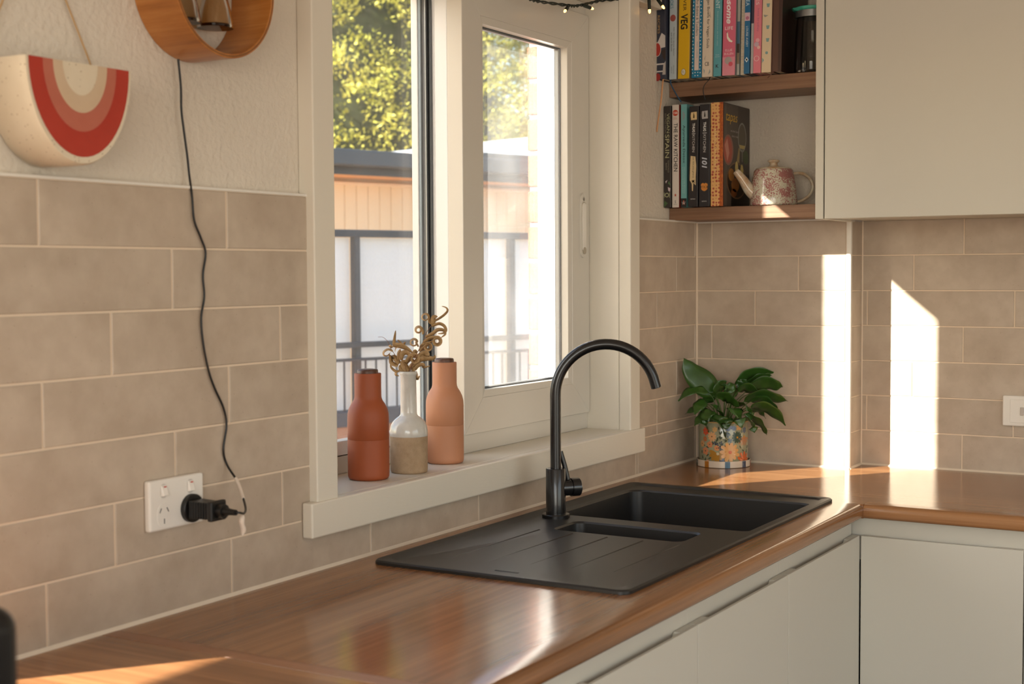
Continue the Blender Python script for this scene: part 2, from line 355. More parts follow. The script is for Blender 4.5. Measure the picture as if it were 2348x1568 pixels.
# ------------------------------------------------------------------ window 1
W1 = struct(empty('window_1', (-1.12, .1, 1.034)), 'white sliding kitchen window in a painted timber surround', 'window'); W1.location = (0, 0, 0)
XL, XR, ZS, ZH = -1.755, -.485, 1.034, 2.178
box('architrave', PAINT, W1, -1.8176, XL, -.018, PY, ZS - .004, 2.24, .0025)
box('architrave', PAINT, W1, XR, -.4261, -.018, PY, ZS - .004, 2.24, .004)
box('head_architrave', PAINT, W1, -1.9, -.2846, -.0185, PY, ZH, 2.245, .0025)
box('apron', PAINT, W1, -1.8415, -.4065, -.024, -.0003, .9685, ZS, .003)
sl = MB(); sl.box(XL, XR, 0, .24, ZS - .022, ZS)
sl.build('sill_board', PAINT, W1, .002)
rv = MB(); rv.box(XL - .014, XL, PY, .24, ZS - .02, ZH + .02); rv.build('reveal_lining', PAINT, W1, .001)
rv = MB(); rv.box(XR, XR + .0145, PY, .24, ZS - .02, ZH + .02); rv.build('reveal_lining', PAINT, W1, .001)
rv = MB(); rv.box(XL, XR, PY, .24, ZH, ZH + .02); rv.build('head_lining', PAINT, W1, .001)
# outer upvc frame: bottom track, head, jambs
box('frame_track', UPVC, W1, -1.115, XR, .112, .24, ZS, 1.085, .002)
box('frame_track', UPVC, W1, XL, -1.117, .165, .24, ZS, 1.076, .002)
box('frame_head', UPVC, W1, XL, XR, .114, .2, 2.135, ZH, .002)
box('outer_head', UPVC_W, W1, XL, XR, .2, .245, 2.102, ZH, .002)
box('mullion', UPVC_W, W1, -1.117, -1.045, .146, .182, 1.07, 2.15, .002)
box('mullion_flange', UPVC_W, W1, -1.117, -1.112, .182, .242, 1.07, 2.15, .001)
box('frame_jamb', UPVC_W, W1, XL, XL + .05, .17, .24, ZS, ZH, .002)
jb = MB(); jb.box(-.545, XR, .16, .192, 1.07, 2.15); jb.build('frame_jamb', UPVC_W, W1, .002)
jb = MB(); jb.box(-.522, -.49, .2, .216, 1.0, 2.26); jb.build('outer_bead', UPVC_W, W1, .002)
jb = MB(); jb.box(-.512, -.49, .222, .25, 1.0, 2.26); jb.build('outer_bead', UPVC_W, W1, .002)
box('outer_sill', UPVC_W, W1, -1.77, -.49, .24, .33, 1.0, 1.03, .003)
# sliding sash (right half, towards the room), mitred members
SA = empty('sash', parent=W1)
ox0, ox1, oz0, oz1 = -1.118, -.488, 1.078, 2.142
ix0, ix1, iz0, iz1 = -1.0365, -.585, 1.1615, 2.06
ya, yb = .104, .146
def mitre(name, p0, p1, q1, q0, y0, y1, m, bev=.0012):
    """member between outer edge p0-p1 and inner edge q0-q1 (x,z pairs)"""
    A = [(p[0], y0, p[1]) for p in (p0, p1, q1, q0)]; B = [(p[0], y1, p[1]) for p in (p0, p1, q1, q0)]
    return MB().prism(A, B).build(name, m, SA, bev, seg=1)
mitre('stile', (ox0, oz0), (ox0, oz1), (ix0, iz1), (ix0, iz0), ya, yb, UPVC)
mitre('stile', (ox1, oz1), (ox1, oz0), (ix1, iz0), (ix1, iz1), ya, yb, UPVC)
mitre('rail', (ox0, oz1), (ox1, oz1), (ix1, iz1), (ix0, iz1), ya, yb, UPVC)
mitre('rail', (ox1, oz0), (ox0, oz0), (ix0, iz0), (ix1, iz0), ya, yb, UPVC)
gx0, gx1, gz0, gz1 = -1.021, -.601, 1.178, 2.043
def bead(o0, o1, i1, i0):
    A = [(o0[0], ya + .001, o0[1]), (o1[0], ya + .001, o1[1]), (i1[0], ya + .0045, i1[1]), (i0[0], ya + .0045, i0[1])]
    B = [(o0[0], .13, o0[1]), (o1[0], .13, o1[1]), (i1[0], .13, i1[1]), (i0[0], .13, i0[1])]
    MB().prism(A, B).build('glazing_bead', UPVC, SA, .0008, seg=1)
bead((ix0, iz0), (ix0, iz1), (gx0, gz1), (gx0, gz0)); bead((ix1, iz1), (ix1, iz0), (gx1, gz0), (gx1, gz1))
bead((ix0, iz1), (ix1, iz1), (gx1, gz1), (gx0, gz1)); bead((ix1, iz0), (ix0, iz0), (gx0, gz0), (gx1, gz0))
def ringbars(name, m, x0, x1, z0, z1, t, y0, y1):
    r = MB(); r.box(x0, x0 + t, y0, y1, z0, z1).box(x1 - t, x1, y0, y1, z0, z1).box(x0 + t, x1 - t, y0, y1, z1 - t, z1).box(x0 + t, x1 - t, y0, y1, z0, z0 + t)
    return r.build(name, m, SA)
ringbars('glazing_gasket', GASKET, gx0, gx1, gz0, gz1, .0025, .1295, .1305)
ringbars('glass_spacer', SPACER, gx0 - .002, gx1 + .002, gz0 - .002, gz1 + .002, .007, .1335, .1435)
ringbars('outer_gasket', GASKET, gx0, gx1, gz0, gz1, .004, .1445, .1455)
MB().quadface((gx0 - .004, .131, gz0 - .004), (gx1 + .004, .131, gz0 - .004), (gx1 + .004, .131, gz1 + .004), (gx0 - .004, .131, gz1 + .004)).build('glass_pane', GLASSD, SA)
MB().quadface((gx0 - .004, .144, gz0 - .004), (gx1 + .004, .144, gz0 - .004), (gx1 + .004, .144, gz1 + .004), (gx0 - .004, .144, gz1 + .004)).build('glass_pane', GLASS, SA)
# flush latch on right stile
LT = empty('latch', parent=W1)
def stadium(cx, z0, z1, w, y0, y1, n=10):
    r = w / 2; pts = [(cx + r * math.cos(a), z1 - r + r * math.sin(a)) for a in [pi * i / n for i in range(n + 1)]] + [(cx + r * math.cos(a), z0 + r + r * math.sin(a)) for a in [pi + pi * i / n for i in range(n + 1)]]
    return [(x, y0, z) for x, z in pts], [(x, y1, z) for x, z in pts]
MB().prism(*stadium(-.5285, 1.496, 1.666, .032, .0985, .108)).build('latch_plate', UPVC, LT, .0008, True)
MB().prism(*stadium(-.5285, 1.509, 1.645, .0235, .0982, .1)).build('lever_gap_shade', MATS.get('latch_shade') or mat('latch_shade', (176, 166, 148), .5), LT)  # flat darker outline: shade of the gap round the lever, painted
MB().prism(*stadium(-.5285, 1.512, 1.642, .021, .0965, .104)).build('latch_lever', WHITEP, LT, .0008, True)
MB().prism(*stadium(-.5285, 1.505, 1.524, .016, .0958, .1)).build('thumb_hollow_shade', mat('latch_shade', (196, 186, 168), .4), LT)  # flat patch in the shade colour in place of a real hollow
MB().lathe([(.005, 0), (.005, .002)], 16).build('screw_cap', UPVC, LT, 0, True).matrix_local = Matrix.Translation((-.5285, .1005, 1.652)) @ Matrix.Rotation(pi / 2, 4, 'X')
# fixed pane (left half, towards outside)
FX = empty('fixed_pane', parent=W1)
fy = .195
MB().quadface((XL + .04, fy, 1.09), (-1.117, fy, 1.09), (-1.117, fy, 2.15), (XL + .04, fy, 2.15)).build('glass_pane', GLASS, FX)
MB().quadface((XL + .04, fy + .014, 1.09), (-1.117, fy + .014, 1.09), (-1.117, fy + .014, 2.15), (XL + .04, fy + .014, 2.15)).build('glass_pane', GLASS, FX)
box('glazing_bead', UPVC_W, FX, XL, -1.117, .165, .194, 1.07, 1.104, .002)
box('glazing_gasket', GASKET, FX, -1.1215, -1.117, .188, .194, 1.09, 2.15, 0)
box('glass_spacer', mat('dark_spacer', (64, 66, 70), .5), FX, -1.128, -1.1165, .197, .207, 1.09, 2.15, 0)
box('spacer_edge', SPACER, FX, -1.1285, -1.128, .1985, .2005, 1.09, 2.15, 0)
box('outer_gasket', GASKETB, FX, -1.132, -1.117, .2105, .216, 1.09, 2.15, 0)
box('outer_bead', UPVC_W, FX, -1.134, -1.117, .217, .236, 1.07, 2.15, .002)

# second window, along the bench to the left
W2 = struct(empty('window_2'), 'low servery window further left along the bench', 'window')
for x0, x1 in ((-3.95, -3.9), (-2.72, -2.70)): box('frame_jamb', UPVC, W2, x0, x1, .1, .2, .88, 2.2)
box('frame_head', UPVC, W2, -3.9, -2.72, .1, .2, 2.14, 2.2); box('frame_track', UPVC, W2, -3.9, -2.72, .1, .2, .88, .9)
# ------------------------------------------------------------------ benchtops
BY, BX = -.674, -.5735
def nosing(pts_fn, a0, a1):
    prof = [(.05, .9), (0.012, .9), (.006, .8988), (.002, .8955), (.0, .891), (.0, .872), (.002, .868), (.006, .866), (.05, .866)]
    return [pts_fn(a0, d, z) for d, z in prof], [pts_fn(a1, d, z) for d, z in prof]
def bench(name, m, quads, nos, label):
    b = MB()
    for x0, x1, y0, y1 in quads: b.box(x0, x1, y0, y1, .866, .9)
    for fn, a0, a1 in nos: b.prism(*nosing(fn, a0, a1))
    o = b.build(name, m, None, 0, True, sharp=50); tag(o, label, 'benchtop'); return o
fA = lambda a, d, z: (a, BY + d, z)
HX0, HX1, HX2, HX3 = -1.255, -1.105, -1.085, -.625      # sink bowl cut-outs
bench('benchtop', BENCH_X, [(-2.302, HX0, BY + .05, PY), (HX0, HX3, -.085, PY), (HX0, HX3, BY + .05, -.585), (HX3, BX, BY + .05, PY)], [(fA, -2.302, BX)], 'walnut-look laminate benchtop under the window holding the black sink')
fB = lambda a, d, z: (BX + d, a, z)
bench('benchtop', BENCH_Y, [(BX + .05, RX + .018, -1.75, -.464), (BX + .05, .018, -.464, PY), (BX, BX + .05, -.674, PY)], [(fB, -1.75, -.6745)], 'walnut-look laminate benchtop along the end wall beneath the white upper cabinet')
box('benchtop_joint', wood('joint_strip', (120, 78, 52), (146, 100, 70), (166, 120, 88), 1), None, -2.335, -2.3025, BY + .01, PY, .866, .9003, .0008)
tag(bpy.data.objects['benchtop_joint'], 'narrow wooden joining strip across the benchtop at bottom left', 'bench strip')
bench('benchtop', BENCH_Y, [(-4.6, -2.3355, BY + .05, PY)], [(fA, -4.6, -2.3355)], 'walnut-look laminate benchtop at bottom left with crosswise grain and sun patch')

# ------------------------------------------------------------------ base cabinets
def ear_door(parent, fn, a0, a1, zt=.8225, zb=.12, ear=.062, sl=.03):
    """door with a finger scoop routed behind its straight front top edge; fn(a, depth, z) maps into the room"""
    g = .0015; a0 += g; a1 -= g; m = MB()
    def slab(poly, d0, d1): m.prism([fn(a, d0, z) for a, z in poly], [fn(a, d1, z) for a, z in poly])
    slab([(a0, zb), (a1, zb), (a1, zt), (a0, zt)], 0, .007)
    slab([(a0, zb), (a1, zb), (a1, zt), (a1 - ear, zt), (a1 - ear - sl, zt - .03), (a0 + ear + sl, zt - .03), (a0 + ear, zt), (a0, zt)], .007, .02)
    return m.build('door', CAB, parent, .0012, seg=2)
fDA = lambda a, d, z: (a, -.663 + d, z)
cabA = [(-2.50, -2.022, 'second-nearest'), (-2.022, -1.5436, 'x'), (-1.5436, -1.0627, 'x'), (-1.0627, -.5605, 'x')]
labA = ['white base cabinet under the bench, the one cut off at the lower frame edge', 'white base cabinet below the drainboard end of the sink', 'white base cabinet beneath the middle of the black sink', 'white base cabinet beside the inner corner below the main bowl']
for (a0, a1, _), lb in zip(cabA, labA):
    c = empty('base_cabinet', ((a0 + a1) / 2, -.35, 0)); tag(c, lb, 'cabinet', 'base cabinets under the window bench')
    cx = (a0 + a1) / 2; w2 = (a1 - a0) / 2
    c.location = (0, 0, 0)
    car = MB(); t = .016
    car.box(a0, a0 + t, -.64, .01, .1, .86).box(a1 - t, a1, -.64, .01, .1, .86).box(a0 + t, a1 - t, -.64, .01, .1, .1 + t).box(a0 + t, a1 - t, -.006, .01, .1 + t, .86)
    car.build('carcass', CAB2, c)
    box('finger_rail', CAB, c, a0 + .0004, a1 - .0004, -.642, -.632, .76, .8655, .0008)
    box('kickboard', CAB2, c, a0, a1, -.60, -.59, 0, .1, 0)
    ear_door(c, fDA, a0, a1)
    if a1 > -.6: box('corner_filler', CAB, c, -.585, -.545, -.655, -.642, .12, .8, 0)
fDB = lambda a, d, z: (-.561 + d, a, z)
for (a0, a1), lb in zip(((-1.0405, -.6640), (-1.52, -1.0405)), ('white base cabinet at right facing the viewer beneath the end-wall bench', 'white base cabinet cut off by the right frame edge')):
    c = empty('base_cabinet'); tag(c, lb, 'cabinet', 'base cabinets under the end-wall bench')
    car = MB(); t = .016
    car.box(-.538, .1, a0, a0 + t, .1, .86).box(-.538, .1, a1 - t, a1, .1, .86).box(-.538, .1, a0 + t, a1 - t, .1, .1 + t).box(.09, .1, a0 + t, a1 - t, .1 + t, .86)
    car.build('carcass', CAB2, c)
    box('finger_rail', CAB, c, -.54, -.53, a0 - (.0 if a0 < -1.1 else 0), a1 + (.045 if a1 > -.7 else 0), .76, .8655, .0008)
    ear_door(c, fDB, a0, a1, zt=.8215)

# ------------------------------------------------------------------ upper cabinet and shelves
UC = empty('upper_cabinet'); tag(UC, 'white wall cabinet with plain flat door at top right', 'cabinet')
box('side_panel', CAB, UC, -.2655, .015, -.4713, -.4495, 1.593, 2.62, .0012)
box('bottom_panel', CAB, UC, -.245, RX + .015, -1.7, -.4713, 1.598, 1.616, .001)
box('top_panel', CAB, UC, -.245, RX + .015, -1.7, -.4713, 2.60, 2.62, .001)
box('back_panel', CAB, UC, RX + .002, RX + .015, -1.7, -.4713, 1.616, 2.60, .0)
box('door', CAB, UC, -.2655, -.247, -1.12, -.4745, 1.5935, 2.60, .0018, 3)
box('door', CAB, UC, -.2655, -.247, -1.69, -1.1225, 1.5935, 2.60, .0018, 3)
SX = -.158
def shelf(z0, z1, lb):
    o = empty('floating_shelf'); tag(o, lb, 'shelf', 'timber-look corner shelves')
    box('board', SHELFW, o, SX, .016, -.449, PY - .001, z0, z1, .001)
    return o
shelf(1.6035, 1.6385, 'lower timber-look corner shelf carrying the teapot')
shelf(1.953, 1.9945, 'upper timber-look corner shelf carrying the glass jug')

# ------------------------------------------------------------------ sink
SK = empty('kitchen_sink', (-1.13, -.33, .9)); SK.location = (0, 0, 0)
tag(SK, 'black granite inset sink with drainboard, small bowl and main bowl', 'sink')
zt = .9085
SX0, SX1, SY0, SY1 = -1.703, -.557, -.599, -.054
def rrect(x0, x1, y0, y1, r, z, n=5):
    pts = []
    for cx, cy, a in ((x1 - r, y1 - r, 0), (x0 + r, y1 - r, pi / 2), (x0 + r, y0 + r, pi), (x1 - r, y0 + r, 1.5 * pi)):
        for i in range(n + 1): pts.append((cx + r * math.cos(a + pi / 2 * i / n), cy + r * math.sin(a + pi / 2 * i / n), z))
    return pts
B1 = (-1.062, -.648, -.578, -.102)      # main bowl
B2 = (-1.238, -1.118, -.495, -.19)      # small bowl
bm = bmesh.new()
def loop(pts): return [bm.verts.new(p) for p in pts]
def bridge(a, b):
    n = len(a)
    for i in range(n): bm.faces.new((a[i], a[(i + 1) % n], b[(i + 1) % n], b[i]))
outer = loop(rrect(SX0, SX1, SY0, SY1, .022, .9003)); o2 = loop(rrect(SX0, SX1, SY0, SY1, .022, zt - .003)); o3 = loop(rrect(SX0 + .003, SX1 - .003, SY0 + .003, SY1 - .003, .02, zt))
bridge(outer, o2); bridge(o2, o3)
in0 = loop(rrect(SX0 + .02, SX1 - .02, SY0 + .02, SY1 - .022, .018, zt)); bridge(o3, in0)
in1 = loop(rrect(SX0 + .028, SX1 - .026, SY0 + .026, SY1 - .03, .016, zt - .004)); bridge(in0, in1)
def bowl(b, depth, r):
    a = loop(rrect(*b, r, zt - .004)); e = .003
    c = loop(rrect(b[0] + e, b[1] - e, b[2] + e, b[3] - e, r, zt - .008)); bridge(a, c)
    d = loop(rrect(b[0] + e + .008, b[1] - e - .008, b[2] + e + .008, b[3] - e - .008, r, zt - depth + .02)); bridge(c, d)
    f = loop(rrect(b[0] + e + .024, b[1] - e - .024, b[2] + e + .024, b[3] - e - .024, r, zt - depth)); bridge(d, f); bm.faces.new(f)
    return a
a1 = bowl(B1, .19, .03); a2 = bowl(B2, .13, .022)
edges = []
for lp in (in1, a1, a2):
    for i in range(len(lp)): edges.append(bm.edges.get((lp[i], lp[(i + 1) % len(lp)])) or bm.edges.new((lp[i], lp[(i + 1) % len(lp)])))
bmesh.ops.triangle_fill(bm, use_beauty=True, use_dissolve=False, edges=edges)
bmesh.ops.recalc_face_normals(bm, faces=bm.faces)
for f in bm.faces: f.smooth = True
for e in bm.edges:
    if len(e.link_faces) == 2 and e.calc_face_angle(0) > math.radians(30): e.smooth = False
me = bpy.data.meshes.new('basin'); bm.to_mesh(me); bm.free(); me.materials.append(SINKM)
o = bpy.data.objects.new('basin', me); COL.objects.link(o); o.parent = SK
GROOVE = mat('sink_groove', (12, 12, 12), .5)
zr = zt - .004
for (xa, ya_, xb, yb_) in ((-1.60, -.166, -1.255, -.172), (-1.585, -.249, -1.262, -.256), (-1.575, -.333, -1.262, -.338), (-1.565, -.417, -1.262, -.42), (-1.555, -.50, -1.262, -.503)):
    MB().prism([(xa, ya_ - .001, zr), (xa, ya_ + .001, zr), (xa, ya_, zr + .0002)], [(xb, yb_ - .0028, zr), (xb, yb_ + .0028, zr), (xb, yb_, zr + .0016)]).build('drainer_rib', SINKM, SK)
MB().box(-1.6535, -1.6485, -.352, -.302, zr, zr + .0006).build('maker_mark', GROOVE, SK)
for b, d in ((B1, .19), (B2, .13)):
    cx, cy = (b[0] + b[1]) / 2, (b[2] + b[3]) / 2
    MB().lathe([(.044, zt - d + .0005), (.042, zt - d + .003), (.03, zt - d + .0015), (.0, zt - d + .001)], 28, (cx, cy)).build('waste_strainer', mat('dark_steel', (70, 70, 70), .3, metal=.9), SK, 0, True)

# ------------------------------------------------------------------ tap
TP = empty('kitchen_tap', (-1.102, -.1285, .9045)); tag(TP, 'matte black gooseneck mixer tap with side lever', 'tap')
hd = Vector((.5095, -.8605, 0)); up = Vector((0, 0, 1)); bk = Vector((.8605, .5095, 0))
MB().lathe([(.0315, .0), (.0315, .007), (.030, .0085), (.0245, .009)], 40).build('base_flange', TAPM, TP, 0, True)
MB().lathe([(.0225, .0085), (.0225, .110), (.0215, .1115), (.012, .1115)], 40).build('body', TAPM, TP, 0, True)
pth = [Vector((0, 0, .105)), Vector((0, 0, .18)), Vector((0, 0, .25)), Vector((0, 0, .2755))]
Rb = .1135; cz = .2775
for i in range(0, 29):
    a = pi - (pi * .925) * i / 28
    pth.append(hd * (Rb + Rb * math.cos(a)) + up * (cz + Rb * math.sin(a)))
last = pth[-1]; pth.append(last + (pth[-1] - pth[-2]).normalized() * .012)
MB().tube(pth, .0122, 24).build('spout', TAPM, TP, 0, True)
tip = pth[-1]; tdir = (pth[-1] - pth[-2]).normalized()
MB().tube([tip - tdir * .0005, tip + tdir * .001], .0095, 20).build('aerator', BLACKP, TP, 0, True)
vd = (hd * .93 + bk * .37).normalized()
c0 = Vector((0, 0, .066))
MB().tube([c0 + vd * .012, c0 + vd * .036], .0185, 28).build('valve_neck', TAPM, TP, 0, True)
MB().tube([c0 + vd * .0365, c0 + vd * .056, c0 + vd * .0575], [.0208, .0208, .0195], 32).build('valve_cap', TAPM, TP, 0, True)
ls = c0 + vd * .030 + up * .018
MB().tube([ls, ls + up * .030 + hd * -.007, ls + up * .064 + hd * -.0165], [.0058, .0058, .0055], 14).build('lever', TAPM, TP, 0, True)

# ------------------------------------------------------------------ bottle grinders and vase on the sill
def grinder(loc, sc, col, cap, lb, h=.2215):
    g = empty('bottle_grinder', loc); tag(g, lb, 'grinder', 'bottle-shaped grinders on the sill')
    m = mat('silicone_' + lb[:6].strip(), col, .55)
    r = .0428 * sc
    MB().lathe([(r * .86, 0), (r * .95, .002), (r * .99, .006), (r, .012), (r, .0832)], 48).build('lower_body', m, g, 0, True, sharp=60)
    MB().lathe([(r * .985, .083), (r, .0838), (r, .125), (r * .985, .136), (r * .93, .1455), (r * .82, .155), (r * .70, .1625), (r * .655, .168), (r * .645, .174), (r * .645, .217), (r * .63, .2185), (r * .50, .2185)], 48).build('upper_body', m, g, 0, True, sharp=60)
    MB().lathe([(r * .5, .216), (r * .5, .2235), (r * .47, .2265), (r * .3, .2275), (0, .2276)], 40).build('wooden_cap', cap, g, 0, True, sharp=60)
    return g
WAL = wood('walnut_cap', (70, 44, 32), (92, 60, 44), (112, 76, 56), 0, rough=.4, fine=200, coarse=40, along=8)
grinder((-1.534, .074, ZS), 1, (156, 75, 36), WAL, 'terracotta orange bottle-shaped grinder, leftmost on the windowsill')
grinder((-1.252, .071, ZS), .985, (184, 126, 92), WAL, 'pale peach bottle-shaped grinder at right of the stoneware vase').scale = (1, 1, 1.03)
VZ = empty('stoneware_vase', (-1.414, .056, ZS)); tag(VZ, 'two-tone stoneware bottle vase, grey glaze over speckled tan, between the grinders', 'vase')
STN = mat('speckled_stoneware', (172, 146, 116), .75, var=(158, 132, 102), vscale=60, bump=.08, bscale=500)
nt = STN.node_tree
vo = nt.nodes.new('ShaderNodeTexVoronoi'); vo.inputs['Scale'].default_value = 420; tcn = nt.nodes.new('ShaderNodeTexCoord'); nt.links.new(tcn.outputs['Object'], vo.inputs['Vector'])
cr = nt.nodes.new('ShaderNodeValToRGB'); cr.color_ramp.elements[0].position = .10; cr.color_ramp.elements[1].position = .2; cr.color_ramp.elements[0].color = (.25, .2, .15, 1)
nt.links.new(vo.outputs['Distance'], cr.inputs[0]); mxc = nt.nodes.new('ShaderNodeMix'); mxc.data_type = 'RGBA'; mxc.blend_type = 'MULTIPLY'; mxc.inputs[0].default_value = .6
pb = nt.nodes['Principled BSDF']; src = pb.inputs['Base Color'].links[0].from_socket
nt.links.new(src, mxc.inputs[6]); nt.links.new(cr.outputs[0], mxc.inputs[7]); nt.links.new(mxc.outputs[2], pb.inputs['Base Color'])
GLZ = mat('grey_glaze', (196, 192, 184), .14, var=(206, 202, 194), vscale=40, coat=.3)
MB().lathe([(.0365, 0), (.0385, .0015), (.0395, .005), (.0402, .078)], 48).build('lower_body', STN, VZ, 0, True, sharp=60)
MB().lathe([(.0402, .0778), (.0405, .0785), (.0405, .088), (.0385, .1), (.034, .1085), (.027, .1155), (.0205, .120), (.0178, .1235), (.0172, .130), (.0165, .205), (.0182, .2075), (.0192, .2105), (.0190, .2135), (.0175, .2155), (.0155, .215), (.0145, .21), (.0145, .19)], 48, cap1=False).build('glazed_body', GLZ, VZ, 0, True, sharp=70)

# dried willow sprigs standing in the vase
DR = empty('dried_sprig', (-1.414, .056, ZS + .19)); tag(DR, 'dried tan sprig of curled leaves standing in the stoneware vase', 'dried plant')
DRM = mat('dried_leaf', (150, 116, 72), .6, var=(186, 152, 106), vscale=60); DST = mat('dried_stem', (120, 78, 52), .7)
def V2(a, z, b=0): return hd * a + up * z - bk * b         # picture-plane frame at the vase: a right, z up, b towards the viewer
def pxs(x, y, b=0):       # drawing coordinates of the sprig, 7.84 units per mm x .93
    return V2((x - 745) / 8430, (1290 - y) / 8430 + .0265, b)
def stem(pts, r0=.0009): 
    q = smooth_path([pxs(*p) for p in pts], 5); MB().tube(q, [r0 * (1 - .5 * i / len(q)) for i in range(len(q))], 6).build('twig', DST, DR, 0, True)
stem([(742, 1400, 0), (765, 1300, .002), (850, 1080, .004), (930, 930, .004), (1030, 740, .002), (1080, 600, 0), (1165, 480, -.003), (1190, 380, -.004)])
stem([(740, 1400, 0), (700, 1280, -.002), (590, 1140, -.004), (500, 1000, -.006), (420, 870, -.004), (380, 770, -.003), (300, 690, 0), (210, 685, .002)], .0008)
stem([(748, 1400, 0), (800, 1250, .004), (900, 1040, .007), (1000, 900, .008), (1090, 830, .006)], .0007)
stem([(735, 1400, 0), (690, 1200, .005), (620, 1080, .009), (580, 960, .01)], .0006)
stem([(745, 1400, 0), (790, 1230, -.004), (930, 1080, -.008), (1010, 950, -.009), (1080, 640, -.01)], .0006)
def dleaf(pts, wmax, ang=0, curl=None):
    """ribbon leaf through sketch points; ang turns the blade about the viewing direction"""
    q = smooth_path([pxs(*p) for p in pts], 6); n = len(q)
    if curl:
        cx, cy, r, turns, sgn, a0 = curl
        for i in range(1, 26):
            t = i / 25; a = a0 + sgn * turns * 2 * pi * t; rr = r * (1 - .28 * t); q.append(pxs(cx + rr * math.cos(a), cy - rr * math.sin(a), .001 + .0045 * t))
        n = len(q)
    wd = [1.45 * wmax * (math.sin(pi * min(1, .12 + .88 * i / (n - 1)) ** .8)) ** .7 + .0002 for i in range(n)]
    sd = []
    for i in range(n):
        tg = (q[min(i + 1, n - 1)] - q[max(i - 1, 0)]).normalized(); nn = tg.cross(bk).normalized(); an = .55 + .5 * ang
        sd.append(-bk * math.cos(an) + nn * math.sin(an))
    MB().ribbon(q, wd, sd).build('dried_leaf', DRM, DR, 0, True, solid=.00035)
dleaf([(1215, 405), (1300, 360), (1400, 290), (1455, 220), (1430, 165), (1350, 138)], .0045, .5)
dleaf([(1190, 470), (1130, 420), (1125, 350)], .004, .3, (1058, 335, 66, 1.15, 1, 0.1))
dleaf([(1185, 470), (1195, 400), (1215, 330), (1280, 325)], .0085, 1.2)
dleaf([(1170, 495), (1300, 450), (1390, 490), (1425, 570), (1380, 620), (1280, 630)], .0058, .7)
dleaf([(1060, 690), (1180, 630), (1280, 560), (1380, 570), (1410, 640), (1330, 705)], .0065, .8)
dleaf([(1020, 790), (1120, 720), (1220, 700)], .008, .5, (1262, 765, 70, 1.2, -1, 1.6))
dleaf([(1010, 640), (1015, 600), (1000, 560)], .006, .2, (935, 560, 58, 1.3, 1, .2))
dleaf([(930, 860), (890, 790), (910, 770)], .0045, .2, (850, 785, 66, 1.6, 1, .3))
dleaf([(960, 880), (1010, 830), (1050, 820)], .009, .2, (1100, 865, 60, 1.2, -1, 2.2))
dleaf([(940, 940), (1040, 870), (1110, 800), (1190, 760)], .006, .9)
dleaf([(480, 830), (600, 840), (720, 890), (830, 975)], .0095, .9)
dleaf([(490, 840), (500, 740), (525, 565)], .0062, .3)
dleaf([(410, 830), (440, 860), (480, 850)], .007, .3)
dleaf([(470, 940), (390, 905), (310, 950), (310, 1010), (370, 1020), (430, 960)], .0045, .4)
dleaf([(560, 740), (610, 780), (630, 830), (530, 880), (510, 950)], .003, .6)
dleaf([(640, 850), (680, 800), (700, 770)], .0042, .4)
dleaf([(580, 1100), (580, 980), (610, 900)], .0075, .5)
dleaf([(610, 1100), (630, 1000), (700, 960), (780, 1010), (830, 1060)], .009, 1.0)
dleaf([(700, 1150), (760, 1080), (800, 1020)], .0115, .4, (860, 1075, 62, 1.0, -1, 2.0))
dleaf([(940, 1060), (1000, 1000), (1070, 990), (1090, 1060), (1200, 1070), (1225, 1010)], .0105, 1.1)
dleaf([(900, 1120), (1000, 1080), (1100, 1075), (1200, 1060)], .009, 1.0)
dleaf([(860, 1280), (920, 1200), (1010, 1180), (1020, 1230), (1140, 1205)], .0065, .9)
dleaf([(590, 1160), (480, 1040), (470, 1110)], .0095, .6)
dleaf([(560, 1200), (450, 1150), (430, 1060), (400, 990)], .008, .5)
dleaf([(590, 1290), (520, 1300), (440, 1230), (430, 1150)], .0048, .5)
dleaf([(700, 1290), (620, 1250), (600, 1180)], .010, .8)
dleaf([(760, 1300), (700, 1240), (650, 1140), (740, 1120)], .011, .9)
dleaf([(820, 1230), (830, 1300), (800, 1370), (760, 1380)], .0095, .4)
dleaf([(530, 1300), (520, 1360), (580, 1385)], .005, .5)
dleaf([(890, 1330), (900, 1440), (950, 1380)], .006, .6)
dleaf([(780, 1250), (860, 1170), (960, 1140)], .01, .9)
dleaf([(860, 990), (870, 940), (910, 950)], .009, .3)
dleaf([(960, 1020), (1000, 1060), (960, 1100)], .009, .6)

# ------------------------------------------------------------------ peace lily in a painted pot
PL = empty('potted_plant', (-.092, -.123, .9004)); tag(PL, 'leafy green peace lily in a floral pot in the bench corner', 'plant')
pr_, ph = .0705, .124; z0p = .006
SAU = mat('saucer_glaze', (226, 210, 190), .2)
MB().lathe([(.075, 0), (.0775, .001), (.0775, .0185), (.0762, .0195), (.0745, .0185), (.0745, .006), (0, .006)], 56).build('saucer', SAU, PL, 0, True, sharp=50)
POTM = mat('pot_glaze', (150, 152, 122), .16, var=(168, 166, 134), vscale=50, coat=.4)
pot = MB().lathe([(pr_ * .97, z0p), (pr_, z0p + .003), (pr_, z0p + ph - .002), (pr_ - .001, z0p + ph), (pr_ - .004, z0p + ph), (pr_ - .0055, z0p + ph - .003), (pr_ - .006, z0p + .09)], 64, cap1=False).build('pot', POTM, PL, 0, True, sharp=50)
MB().lathe([(pr_ - .003, z0p + ph + .0002), (pr_ - .0008, z0p + ph + .0004), (pr_ + .0003, z0p + ph - .0015), (pr_ + .0003, z0p + ph - .003)], 64, cap0=False, cap1=False).build('rim_glaze', mat('rim_gold', (214, 172, 110), .3), pot)
MB().lathe([(0, z0p + .1), (pr_ - .006, z0p + .1)], 32).build('soil', mat('soil', (52, 40, 30), .95, bump=.6, bscale=200), PL)
va = math.atan2(-.8592 * 0 - .5091, -.8592)         # direction from the plant towards the viewer
